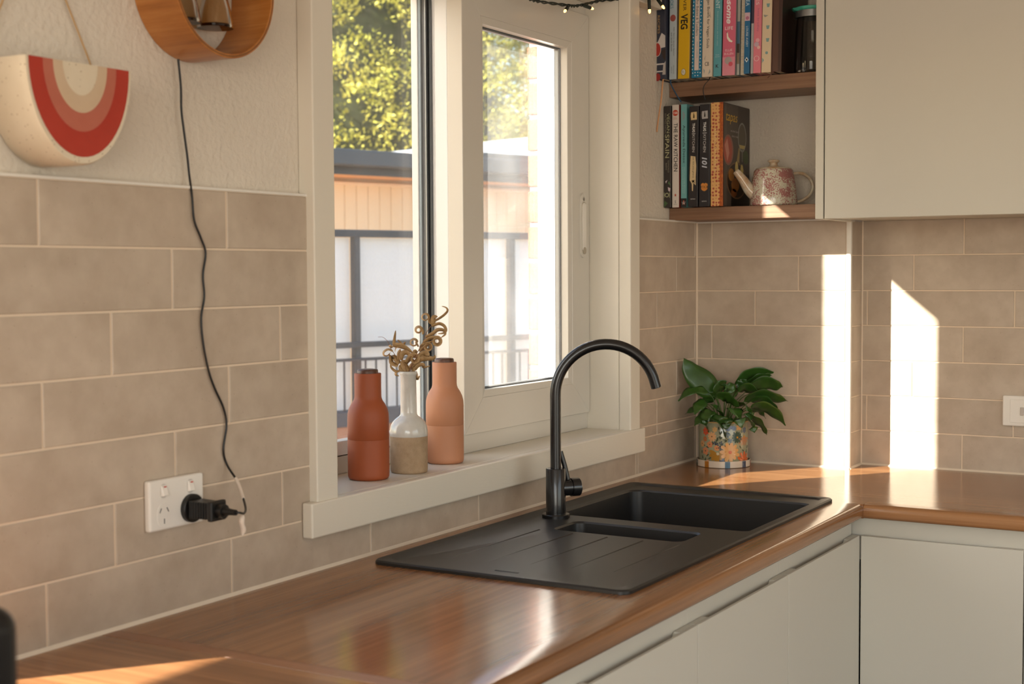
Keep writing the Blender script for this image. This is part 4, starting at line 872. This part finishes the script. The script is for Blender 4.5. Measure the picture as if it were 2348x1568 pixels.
book('teal cookbook with a black square at its foot', -.0325, -.0508, -.19, ZL, .289, .19, (112, 172, 174), (96, 158, 160), [
    ('v', 'ANU', (196, 96, 110), zl(263), .014, .0026, -.002), ('v', 'PARVOLA', (196, 96, 110), zl(263), .024, .0026, .002), ('v', 'Ayurveda Detox', (34, 40, 42), zl(328), .107, .0092, 0), ('v', 'HOW TO CLEANSE, BALANCE', (190, 216, 216), zl(411), .074, .0024, -.0025), ('v', '& REVITALIZE YOUR BODY', (190, 216, 216), zl(411), .074, .0024, .0025), ('r', (36, 34, 36), 0, .025, .0088, -.0088), ('d', (214, 110, 84), .017, 0, .0018), ('p', (214, 110, 84), [(0, .0145), (-.004, .005), (-.0015, .009), (.0015, .009), (.004, .005)]), ('h', 'W', (206, 196, 190), .0115, .0105, .0085, 0)], grp=G2)
KN = lambda col, zc: [('p', col, [(.0085, zc + .010), (-.0088, zc + .0115), (-.0095, zc - .0105), (.008, zc - .0115), (.0095, zc)]), ('p', (30, 28, 30), [(.0012, zc + .008), (.0004, zc + .0085), (-.0018, zc + .002), (-.0018, zc - .006), (.0016, zc - .006)])]
book('black cookbook with a torn cream paint stroke on its spine', -.0575, -.0862, -.196, ZL, .281, .2, (44, 40, 42), (40, 38, 42), KN((222, 192, 142), zl(265)) + [
    ('v', 'THUG', (226, 222, 216), zl(292), .026, .0078, 0, .03), ('r', (226, 222, 216), zl(306.4), zl(305.2), .005, -.005), ('v', 'KITCHEN', (206, 200, 194), zl(328), .048, .0072, 0), ('p', (216, 190, 146), [(.008, zl(356)), (-.006, zl(358)), (-.0095, zl(380)), (-.008, zl(405)), (-.0085, zl(424)), (-.001, zl(418)), (0, zl(437)), (.003, zl(436)), (.004, zl(420)), (.010, zl(412)), (.0095, zl(380))]),
    ('v', 'eat like you give a', (44, 40, 42), zl(382), .058, .0055, 0, 0, .3), ('p', (44, 40, 42), [(.0, zl(411)), (.0018, zl(413)), (.006, zl(412)), (.002, zl(415)), (.002, zl(420)), (-.001, zl(416)), (-.007, zl(420)), (-.003, zl(415)), (-.006, zl(411)), (-.002, zl(413))]), ('h', 'sphere', (214, 210, 206), zl(455), .0145, .0045, 0)], lean=.012, grp=G2)
book('black cookbook with silver 101 and an orange badge', -.0905, -.1222, -.196, ZL, .284, .2, (40, 37, 40), (38, 36, 36), KN((176, 172, 170), zl(264)) + [
    ('v', 'THUG', (230, 228, 224), zl(291), .026, .0085, 0, .03), ('r', (230, 228, 224), zl(306), zl(304.8), .006, -.006), ('v', 'KITCHEN', (206, 202, 198), zl(329), .049, .0078, 0), ('v', '101', (200, 204, 214), zl(373), .030, .0155, 0, .03, .2), ('p', (214, 138, 60), [(.009, zl(421)), (.004, zl(419)), (0, zl(421)), (-.004, zl(419)), (-.009, zl(421)), (-.0105, zl(424)), (-.0085, zl(428)), (-.0095, zl(433)), (-.005, zl(436.5)), (0, zl(438)), (.005, zl(436.5)), (.0095, zl(433)), (.0085, zl(428)), (.0105, zl(424))]), ('h', 'TK3', (60, 44, 34), zl(428.5), .0165, .0065, 0), ('h', 'sphere', (214, 210, 206), zl(461), .0145, .0045, 0)], lean=.006, grp=G2)
ORG = mat('orange_rosette_print', (222, 172, 110), .4)
nt = ORG.node_tree; pb = nt.nodes['Principled BSDF']; L = nt.links.new
tcn = nt.nodes.new('ShaderNodeTexCoord'); vo = nt.nodes.new('ShaderNodeTexVoronoi'); vo.inputs['Scale'].default_value = 105; vo.inputs['Randomness'].default_value = .35; L(tcn.outputs['Object'], vo.inputs['Vector'])
cr = nt.nodes.new('ShaderNodeValToRGB'); e = cr.color_ramp.elements; e[0].position = .28; e[0].color = lin(170, 70, 54); e[1].position = .42; e[1].color = lin(224, 172, 106)
L(vo.outputs['Distance'], cr.inputs[0]); L(cr.outputs[0], pb.inputs['Base Color'])
ORG2 = mat('deep_orange_print', (196, 104, 24), .4, var=(150, 62, 20), vscale=160)
tb = book('orange rosette-print tapas cookbook with a dark photo cover facing the teapot', -.1235, -.1605, -.192, ZL, .2875, .2, (214, 150, 90), (74, 62, 54), [], grp=G2, var=ORG)
MB().box(-.0006, .003, -.0184, -.0085, 0, .2875).build('spine_edge', ORG2, tb, .0008)
lettering(tb, 'tapas to share', bk_mat((236, 206, 150)), (-.0005, .004, .155), dn, rt_, .12, .008)
fy_ = -.0189
def cover_shape(col, pts, lift=0): MB().quadface(*[(x, fy_ - .0002 - lift, z) for x, z in pts]).build('cover_photo_shape', bk_mat(col), tb)
def ell(cx, cz, rx, rz, n=22): return [(cx + rx * math.cos(2 * pi * i / n), cz + rz * math.sin(2 * pi * i / n)) for i in range(n)]
for x0, x1, c in ((.004, .03, (92, 82, 74)), (.031, .112, (84, 74, 66)), (.113, .2, (66, 56, 50))): cover_shape(c, [(x0, .002), (x1, .002), (x1, .285), (x0, .285)])
cover_shape((22, 18, 16), [(.06, .002), (.2, .002), (.2, .095), (.06, .10)], .0001)
cover_shape((150, 100, 84), ell(.038, .158, .038, .043), .0001); cover_shape((176, 84, 66), ell(.035, .158, .031, .037), .0002); cover_shape((206, 140, 120), [(.01, .17), (.03, .19), (.045, .15), (.03, .125), (.02, .15)], .0003)
cover_shape((120, 92, 66), ell(.1, .075, .075, .052), .0002); cover_shape((40, 26, 16), ell(.1, .075, .07, .048), .0003)
for cx, cz, rx, rz, c in ((.06, .09, .022, .018, (176, 118, 46)), (.09, .062, .03, .02, (150, 92, 34)), (.115, .09, .02, .018, (206, 170, 90)), (.14, .10, .012, .024, (214, 190, 110)), (.1, .11, .012, .02, (220, 196, 120)), (.08, .04, .022, .012, (120, 68, 24))): cover_shape(c, ell(cx, cz, rx, rz, 14), .0004)
cover_shape((150, 150, 140), ell(.142, .2, .033, .042), .0002); cover_shape((96, 88, 76), ell(.142, .2, .028, .037), .0003); cover_shape((196, 178, 110), [(.12, .178), (.165, .178), (.158, .168), (.126, .168)], .0004); cover_shape((128, 128, 116), [(.138, .168), (.147, .168), (.145, .13), (.14, .13)], .0004)
cover_shape((70, 84, 44), ell(.17, .145, .022, .02), .0004); cover_shape((170, 146, 96), [(.1, .13), (.115, .17), (.125, .165), (.12, .125)], .0004)
lettering(tb, 'tapas', bk_mat((222, 176, 60)), (.062, fy_ - .0008, .245), (1, 0, 0), up, .085, .03, 0, .2)
lettering(tb, 'and other Spanish', bk_mat((186, 178, 168)), (.085, fy_ - .0008, .212), (1, 0, 0), up, .062, .008)
lettering(tb, 'plates to share', bk_mat((186, 178, 168)), (.088, fy_ - .0008, .198), (1, 0, 0), up, .052, .008)

# ------------------------------------------------------------------ rainbow wall planter
RP = empty('wall_planter', (-2.4195, 0, 1.7625)); tag(RP, 'speckled cream ceramic wall planter with a red rainbow, hung on cord', 'planter')
SPK = mat('speckled_ceramic', (226, 212, 188), .3, var=(218, 202, 176), vscale=10)
nt = SPK.node_tree; pb = nt.nodes['Principled BSDF']; L = nt.links.new; src = pb.inputs['Base Color'].links[0].from_socket
tcn = nt.nodes.new('ShaderNodeTexCoord'); vo = nt.nodes.new('ShaderNodeTexVoronoi'); vo.inputs['Scale'].default_value = 130; L(tcn.outputs['Object'], vo.inputs['Vector'])
cr = nt.nodes.new('ShaderNodeValToRGB'); cr.color_ramp.elements[0].position = .09; cr.color_ramp.elements[1].position = .17; cr.color_ramp.elements[0].color = (.35, .22, .12, 1); L(vo.outputs['Distance'], cr.inputs[0])
mxc = nt.nodes.new('ShaderNodeMix'); mxc.data_type = 'RGBA'; mxc.blend_type = 'MULTIPLY'; mxc.inputs[0].default_value = .8; L(src, mxc.inputs[6]); L(cr.outputs[0], mxc.inputs[7]); L(mxc.outputs[2], pb.inputs['Base Color'])
def halfell(a, b, y, n=28): return [(a * math.cos(pi + pi * i / n), y, b * math.sin(pi + pi * i / n)) for i in range(n + 1)]
PYF = -.075
rs = [halfell(.0975, .1415, PY - .001), halfell(.1, .146, PY - .006), halfell(.1005, .1465, -.03), halfell(.1, .146, PYF + .005), halfell(.0975, .1435, PYF)]
shell = MB().rings(rs, True, True)
shell.build('planter_body', SPK, RP, .0, True, sharp=50)
MB().box(-.088, .088, -.062, .004, -.0006, .0006).build('planter_opening', mat('planter_inside', (150, 132, 108), .8), RP)
def arc(name, a0, b0, a1, b1, col, lift):
    o_, i_ = halfell(a0, b0, PYF - lift), halfell(a1, b1, PYF - lift); m = MB(); n = len(o_); m.v = o_ + i_
    m.f = [(i, i + 1, n + i + 1, n + i) for i in range(n - 1)]; return m.build(name, mat(name + '_glaze', col, .35, var=tuple(min(255, c + 8) for c in col), vscale=12), RP)
arc('red_band', .0935, .1345, .0685, .098, (172, 48, 32), .0005)
arc('pink_band', .0685, .098, .0505, .071, (182, 100, 80), .0006)
arc('beige_band', .0505, .071, .033, .046, (204, 178, 148), .0005)
for cxs in (-1, 1):
    q = [(cxs * .1045, .008, -.004), (cxs * .095, .009, .022), (cxs * .045, .012, .125), (0, .014, .235)]
    MB().tube(q, .0016, 7).build('hanging_cord', mat('jute_cord', (196, 160, 116), .8, bump=.5, bscale=400), RP, 0, True)
MB().tube([(0, .02, .235), (0, -.004, .235)], .003, 8).build('wall_hook', mat('brass', (170, 130, 70), .3, metal=.8), RP, 0, True)

# ------------------------------------------------------------------ plywood hoop with amber glass
HP = empty('hoop_shelf', (-2.1055, 0, 1.9305)); tag(HP, 'round honey plywood hoop mounted on the wall above the cord', 'wall hoop')
PLY = wood('plywood', (148, 88, 36), (176, 110, 50), (196, 132, 70), 1, rough=.3, fine=60, coarse=10, along=4, bump=.04)
def hring(r, y, n=72): return [(r * math.cos(2 * pi * i / n), y, r * math.sin(2 * pi * i / n)) for i in range(n)]
MB().rings([hring(.113, PY - .001), hring(.113, -.0715), hring(.1135, -.072), hring(.1195, -.072), hring(.12, -.0715), hring(.12, PY - .001), hring(.113, PY - .001)], False, False).build('hoop', PLY, HP, 0, True, sharp=30)
MB().rings([hring(.1155, -.0722), hring(.1175, -.0722)], False, False).build('ply_edge', mat('ply_edge_dark', (120, 76, 40), .6), HP)
MB().box(-.112, .112, -.055, .0, .012, .022).build('cross_bar', PLY, HP, .001)
AMB = glass('amber_glass', (.78, .65, .48), 1.28); AMBD = glass('amber_glass_foot', (.42, .26, .10), 1.28)
for (x, y, lb) in ((.028, -.022, 'smoky amber glass bottle inside the plywood hoop, right one'), (-.042, -.014, 'smoky amber glass bottle inside the plywood hoop, left one')):
    g = empty('amber_bottle', (-2.1055 + x, y, 1.8665)); tag(g, lb, 'bottle', 'amber bottles in the hoop')
    MB().lathe([(.030, .0), (.031, .002), (.0305, .006), (.026, .03), (.0205, .052), (.012, .066), (.0095, .076), (.0095, .086), (.011, .088)], 32, cap0=False, cap1=False).build('bottle_glass', AMB, g, 0, True)
    MB().lathe([(0, .0004), (.0295, .0004), (.0305, .003), (.027, .006), (0, .004)], 32).build('bottle_foot', AMBD, g, 0, True)

# ------------------------------------------------------------------ power point, plug, cord, switch
GP = empty('power_socket', (-2.1755, 0, 1.085)); tag(GP, 'white double power point on the tiles with two red-marked switches', 'power point')
box('face_plate', WHITEP, GP, -.0625, .0625, -.0125, 0, -.0415, .0415, .004, 3)
for sx in (-.0305, .0305):
    MB().prism(*stadium(sx, .011, .0345, .0155, -.0128, -.012)).build('switch_bezel', mat('bezel_grey', (200, 194, 186), .3), GP)
    rk = MB().prism([(sx - .0065, -.012, .0325), (sx + .0065, -.012, .0325), (sx + .0065, -.012, .0135), (sx - .0065, -.012, .0135)], [(sx - .006, -.0145, .031), (sx + .006, -.0145, .031), (sx + .006, -.019, .015), (sx - .006, -.019, .015)]).build('rocker', WHITEP, GP, .0018, seg=3)
    MB().quadface((sx - .0028, -.0161, .0288), (sx + .0028, -.0161, .0288), (sx + .0028, -.0155, .0306), (sx - .0028, -.0155, .0306)).build('red_mark', RED, rk).location = (0, -.0007, 0)
MB().prism(*stadium(-.0305, -.0365, .003, .0305, -.0131, -.012)).build('outlet_plate', WHITEP, GP, .0004)
HOLE = mat('slot_black', (20, 18, 16), .8)
for cx, cz, a in ((-.0385, -.0085, -.5), (-.0225, -.0085, .5), (-.0305, -.0265, 0)):
    c, s_ = math.cos(a), math.sin(a); pts = [(cx + dx * c - dz * s_, -.0133, cz + dx * s_ + dz * c) for dx, dz in ((-.0009, -.0042), (.0009, -.0042), (.0009, .0042), (-.0009, .0042))]
    MB().quadface(*pts).build('pin_slot', HOLE, GP)
PG = empty('power_cable', (-2.145, -.0125, 1.0712)); tag(PG, 'black power adaptor with thin wavy cord running up the wall to the hoop', 'power cable')
MB().lathe([(.0235, 0), (.0235, .0075), (.022, .009), (0, .009)], 36).build('adaptor_flange', BLACKP, PG, 0, True).rotation_euler = (pi / 2, 0, 0)
ab = MB(); ab.prism([(-.0165, -.009, -.015), (.0165, -.009, -.015), (.0165, -.009, .015), (-.0165, -.009, .015)], [(-.0155, -.052, -.0135), (.0155, -.052, -.0135), (.0155, -.052, .0135), (-.0155, -.052, .0135)]); ab.build('adaptor_body', BLACKP, PG, .003, seg=3)
rb = MB()
for i in range(7): rb.box(-.0172, .0172, -.0155 - i * .0055, -.0138 - i * .0055, -.0135, .0135)
rb.build('grip_ribs', BLACKP, PG, .0004)
MB().box(-.0185, .0185, -.0625, -.0525, -.0165, .0165).build('socket_collar', BLACKP, PG, .003, seg=3)
pd = Vector((0, -1, 0))
MB().tube([(0, -.06, 0), (0, -.075, 0)], [.0115, .0115], 12).build('plug_body', BLACKP, PG, 0, True)
MB().tube([(0, -.0755, 0), (0, -.083, 0), (0, -.09, 0), (0, -.099, 0)], [.0075, .0058, .0052, .0048], 14).build('strain_relief', BLACKP, PG, 0, True)
cordw = [(-2.1387, 1.8105), (-2.1336, 1.7647), (-2.1335, 1.7291), (-2.1283, 1.6939), (-2.1212, 1.6514), (-2.1177, 1.6229), (-2.1207, 1.5868), (-2.1165, 1.5472), (-2.1016, 1.5186), (-2.0907, 1.4932), (-2.0979, 1.4567), (-2.0956, 1.4201), (-2.1038, 1.3837), (-2.0996, 1.3397), (-2.088, 1.2949), (-2.0739, 1.2643), (-2.0531, 1.2291), (-2.0462, 1.1984), (-2.0547, 1.158), (-2.0466, 1.1307)]
pts = [(x + 2.145, .0085 if z > 1.62 else .0082, z - 1.0712) for x, z in cordw]
pts = [(p[0], p[1] + (.008 if p[2] > .54 else 0), p[2]) for p in pts]
pts += [(.092, -.02, .034), (.074, -.048, .012), (.047, -.078, -.002), (.02, -.098, -.004), (.003, -.104, 0), (0, -.098, 0)]
cpath = smooth_path(pts, 6)
MB().tube(cpath, .0019, 8).build('cord', BLACKP, PG, 0, True)
lab = mat('white_label', (222, 206, 190), .6)
MB().tube(cpath[-32:-23], .0031, 8).build('cord_label', lab, PG, 0, True)
MB().ribbon(smooth_path([(.015, -.0995, -.006), (.012, -.1, -.018), (.016, -.1, -.03), (.013, -.1, -.04)], 5), [.004, .006, .0085, .009, .009, .0085, .008, .0075, .008, .0085, .0085, .008, .007, .005, .0035, .002], Vector((.62, -.78, .05)).normalized()).build('paper_tag', lab, PG, 0, True, solid=.0003)
SW = empty('light_switch', (RX, -.9145, 1.074)); tag(SW, 'white wall switch plate on the end wall at the right edge', 'light switch')
box('face_plate', WHITEP, SW, -.011, 0, -.0575, .0575, -.0415, .0415, .004, 3)
box('inner_plate', WHITEP, SW, -.0125, -.01, -.0375, .0375, -.0315, .0315, .002, 3)
for yy in (.006, -.018): box('rocker', mat('rocker_grey', (190, 180, 170), .35), SW, -.0155, -.012, yy - .005, yy + .005, -.011, .011, .0015, 3)

# ------------------------------------------------------------------ fairy lights across the window head
FLT = empty('string_lights'); tag(FLT, 'dark green fairy light string drooping across the window head', 'string lights')
DG = mat('dark_green_wire', (24, 34, 26), .5)
base = smooth_path([(-1.75, .03, 2.17), (-1.45, .03, 2.158), (-1.15, .035, 2.138), (-.98, .04, 2.116), (-.9083, .045, 2.112), (-.838, .05, 2.117), (-.7101, .05, 2.1295), (-.6633, .05, 2.135), (-.591, .05, 2.153), (-.52, .04, 2.172), (-.45, .0, 2.182), (-.40, -.03, 2.19), (-.34, -.035, 2.197)], 10)
for ph_ in (0, pi):
    tw = [p + Vector((0, math.cos(i * .9 + ph_) * .0024, math.sin(i * .9 + ph_) * .0024)) for i, p in enumerate(base)]
    MB().tube(smooth_path(tw, 3), .0021, 6).build('wire', DG, FLT, 0, True)
BULB = emis('warm_bulb', (255, 186, 96), 6)
for p, d in (((-.705, .05, 2.126), (-.8, -.2, -.42)), ((-.625, .05, 2.144), (.85, -.25, -.12)), ((-.395, -.03, 2.19), (0, -.05, -1)), ((-.355, -.035, 2.196), (-.1, -.4, -.5)), ((-1.2, .035, 2.142), (-.6, -.2, -.6)), ((-1.5, .03, 2.16), (.5, -.3, -.6))):
    p = Vector(p); d = Vector(d).normalized()
    h_ = MB().tube([p, p + d * .006, p + d * .03], [.003, .0048, .0044], 10).build('bulb_holder', DG, FLT, 0, True)
    MB().tube([p + d * .029, p + d * .034, p + d * .039, p + d * .0405], [.0036, .0036, .0026, .0006], 10).build('bulb', BULB, h_, 0, True)

# ------------------------------------------------------------------ black appliance at the left edge
TO = empty('toaster', (-3.176, -.575, .9)); tag(TO, 'glossy black toaster edge at the bottom left of the frame', 'toaster')
box('body', mat('toaster_black', (14, 14, 15), .3), TO, -.16, .148, -.085, .085, .012, .270, .022, 6)
box('foot_plate', BLACKP, TO, -.14, .13, -.07, .07, 0, .014, .003)
for yy in (-.03, .03): box('bread_slot', HOLE, TO, -.11, .1, yy - .014, yy + .014, .2695, .2705, 0)
MB().tube([(-.165, 0, .15), (-.185, 0, .15)], .012, 12).build('lever', BLACKP, TO, 0, True)

# ------------------------------------------------------------------ outside
struct(box('ground', mat('brick_paving', (176, 150, 130), .9, var=(150, 124, 104), vscale=3), None, -30, 40, .3, 60, -.9, -.8, 0), 'orange brick paving outside the window', 'ground')
er = -.32
ex = Vector((math.cos(er), math.sin(er), 0)); en = Vector((-math.sin(er), math.cos(er), 0))
NH = empty('neighbour_house', (5.124, 4.875, 0), rot=(0, 0, er)); tag(NH, 'peach weatherboard house with dark gutter beyond the window', 'house')
PEACH = mat('peach_cladding', (240, 208, 166), .7); PEACHL = mat('peach_batten', (242, 214, 180), .7)
box('wall_core', PEACH, NH, -2.2, 3.4, .03, 1.5, -.8, 2.2, 0)
pn = None
for i in range(50):
    x = -2.2 + i * .11
    if pn is None: pn = MB().box(.0025, .1075, 0, .03, -.8, 2.16).build('cladding_board', PEACH, NH, .003); pn.location = (x, 0, 0)
    else: c = pn.copy(); COL.objects.link(c); c.location = (x, 0, 0)
box('cornice', PEACHL, NH, -2.2, 3.4, -.02, .01, 2.135, 2.16, .004)
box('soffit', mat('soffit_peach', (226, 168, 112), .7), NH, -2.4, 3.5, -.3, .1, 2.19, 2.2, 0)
DKG = mat('dark_gutter', (72, 74, 76), .45); DKG2 = mat('dark_fascia', (62, 58, 56), .5)
box('fascia', DKG2, NH, -2.4, 3.5, -.31, -.29, 2.19, 2.32, .004); box('gutter', DKG, NH, -2.4, 3.5, -.42, -.31, 2.25, 2.37, .012)
MB().prism([(-2.4, -.40, 2.36), (-2.4, .8, 2.40), (-2.4, 1.6, 2.37)], [(3.5, -.40, 2.36), (3.5, .8, 2.40), (3.5, 1.6, 2.37)]).build('roof', mat('dark_roof', (70, 68, 68), .6), NH)
BS = empty('balcony_screen', (2.245, 2.79, 0), rot=(0, 0, er)); tag(BS, 'dark metal balcony railing with white privacy screens outside the window', 'balcony railing')
DM = mat('dark_metal', (62, 60, 62), .45)
box('top_beam', DM, BS, -1.6, 2.4, -.025, .025, 1.647, 1.686, .003)
for x in (-1.22, -.1555, .93, 2.0): box('post', DM, BS, x - .0195, x + .0195, -.02, .02, -.8, 1.65, .003)
SCR = mat('white_screen', (222, 222, 222), .6)
nt = SCR.node_tree; tl = nt.nodes.new('ShaderNodeBsdfTranslucent'); tl.inputs[0].default_value = (.9, .9, .9, 1); ms = nt.nodes.new('ShaderNodeMixShader'); ms.inputs[0].default_value = .26
nt.links.new(nt.nodes['Principled BSDF'].outputs[0], ms.inputs[1]); nt.links.new(tl.outputs[0], ms.inputs[2]); nt.links.new(ms.outputs[0], nt.nodes['Material Output'].inputs[0])
for x0, x1 in ((-1.2, -.175), (-.136, .91), (.95, 1.98)): box('screen_panel', SCR, BS, x0 + .003, x1 - .003, .022, .024, .70, 1.644, 0)
box('hand_rail', DM, BS, -1.6, 2.4, -.05, -.022, 1.066, 1.096, .003); box('lower_rail', DM, BS, -1.6, 2.4, -.045, -.027, .995, 1.011, .002)
pk = None
for i in range(58):
    x = -1.55 + i * .068
    if pk is None: pk = MB().box(-.004, .004, -.04, -.032, .62, .996).build('picket', DM, BS); pk.location = (x, 0, 0)
    else: c = pk.copy(); COL.objects.link(c); c.location = (x, 0, 0)
box('deck_edge', mat('deck_edge_dark', (70, 70, 76), .6), BS, -1.6, 2.4, -.07, .03, .655, .735, .004)
box('deck', mat('deck_brown', (170, 120, 90), .7), BS, -1.6, 2.4, -.06, .8, .56, .655, .002)
WH = empty('white_roofed_house', (9.1, 6.0, 0), rot=(0, 0, er)); tag(WH, 'pale metal-roofed house far behind the peach house', 'house')
box('wall', mat('grey_render', (150, 140, 132), .8), WH, -1.2, 6, .2, 1.6, -.8, 2.7, 0)
MB().prism([(-1.36, -.1, 2.66), (-1.36, 1, 2.70), (-1.36, 1.8, 2.66)], [(6.4, -.1, 2.80), (6.4, 1, 3.75), (6.4, 1.8, 2.8)]).build('roof', mat('pale_roof', (226, 226, 224), .4), WH)
box('gutter', DKG, WH, -1.36, 6.4, -.16, -.08, 2.62, 2.70, .01)

# conifers behind the houses
FOL = mat('conifer_leaf', (152, 154, 54), .6, var=(216, 204, 102), vscale=1.8)
nt = FOL.node_tree; pb = nt.nodes['Principled BSDF']
trn = nt.nodes.new('ShaderNodeBsdfTranslucent'); mx = nt.nodes.new('ShaderNodeMixShader'); mx.inputs[0].default_value = .3
src = pb.inputs['Base Color'].links[0].from_socket; nt.links.new(src, trn.inputs[0]); nt.links.new(pb.outputs[0], mx.inputs[1]); nt.links.new(trn.outputs[0], mx.inputs[2])
nt.links.new(mx.outputs[0], nt.nodes['Material Output'].inputs[0])
FOLD = mat('conifer_shade_core', (46, 50, 24), .8, var=(66, 70, 30), vscale=3, bump=1, bscale=6)  # dark core colour standing in for shade between leaf clumps
BARK = mat('conifer_bark', (96, 74, 56), .9, bump=.6, bscale=20)
def tree(loc, h, r, lb, nb=900, seed=1, k_=1):
    rg = random.Random(seed); o = empty('conifer_tree', loc); tag(o, lb, 'tree', 'golden conifers behind the neighbouring house')
    MB().tube([(0, 0, 0), (.02, .01, h * .5), (0, 0, h * .97)], [.16, .1, .02], 10).build('trunk', BARK, o, 0, True)
    core = []
    for i in range(9):
        t = i / 8; R = r * .80 * (max(0, 1 - t ** 2.4)) ** .5 * (.55 + .45 * min(1, t * 5)) + .02
        core.append([(R * rg.uniform(.86, 1.08) * math.cos(2 * pi * j / 18), R * rg.uniform(.86, 1.08) * math.sin(2 * pi * j / 18), h * (.08 + .86 * t)) for j in range(18)])
    MB().rings(core).build('foliage_shade_core', FOLD, o, 0, True)
    b = MB()
    for i in range(nb):
        t = rg.random() ** 1.1; z = h * (.07 + .93 * t); R = r * (max(0, 1 - t ** 2.4)) ** .5 * (.55 + .45 * min(1, t * 5)) + .05; a = rg.uniform(0, 2 * pi); rr = R * rg.uniform(.70, 1.05)
        c = Vector((rr * math.cos(a), rr * math.sin(a), z)); d = Vector((math.cos(a), math.sin(a), rg.uniform(-.1, .7))).normalized()
        tx = d.cross(Vector((0, 0, 1))).normalized()
        for k in range(38):
            dd = (d + Vector((rg.uniform(-.8, .8), rg.uniform(-.8, .8), rg.uniform(-.6, .6)))).normalized(); sd = dd.cross(Vector((rg.uniform(-1, 1), rg.uniform(-1, 1), rg.uniform(-1, 1)))).normalized()
            p = c + (d * rg.gauss(0, .16) + tx * rg.gauss(0, .10) + Vector((0, 0, rg.gauss(0, .07)))) * k_; l = rg.uniform(.06, .12) * k_; wv = rg.uniform(.011, .022) * k_
            b.quadface(p - sd * wv * .4, p + dd * l * .5 - sd * wv, p + dd * l, p + dd * l * .5 + sd * wv)
    f = b.build('foliage', FOL, o); f['kind'] = 'stuff'
tree((14.3, 12.6, -.8), 9.8, 4.1, 'tall golden conifer filling the window above the dark gutter', 4600, 3, 1.0)
tree((23.5, 11.5, -.8), 8.4, 3.2, 'smaller golden conifer further right behind the pale-roofed house', 1700, 5, 1.2)
PB = empty('sun_block_frame', (0, 0, 0)); tag(PB, 'unseen pale frame with roof, posts and panel, added outside to block the sun', 'sun_block')  # out of view; added only to block and shape the sunlight
MB().box(-6.2, -3.1, 1.2, 1.3, 2.222, 2.40).build('sun_block_beam', PAINT, PB, .004)  # added beam that trims the sun patch on the left bench
MB().prism([(-6.2, .3, 2.62), (-6.2, 1.35, 2.40), (-6.2, 1.35, 2.44), (-6.2, .3, 2.66)], [(-3.1, .3, 2.62), (-3.1, 1.35, 2.40), (-3.1, 1.35, 2.44), (-3.1, .3, 2.66)]).build('sun_block_roof', DKG, PB)  # added roof stopping the sun that passes above the beam
for x in (-6.0, -3.3): box('post', PAINT, PB, x - .05, x + .05, 1.2, 1.3, -.8, 2.222, .004)
box('post', PAINT, PB, -1.32, -1.185, .6, .66, -.8, 2.9, .004)  # unseen post added to cut the near edge of the wall patch
box('sun_block_panel', mat('sun_block_canvas', (206, 206, 204), .9), PB, -3.25, -2.42, 1.2, 1.212, .9, 2.95, .002)  # unseen panel added to keep sun off the left pane
box('sun_block_rail', PAINT, PB, -3.3, -2.42, 1.19, 1.24, 2.95, 3.0, .004)
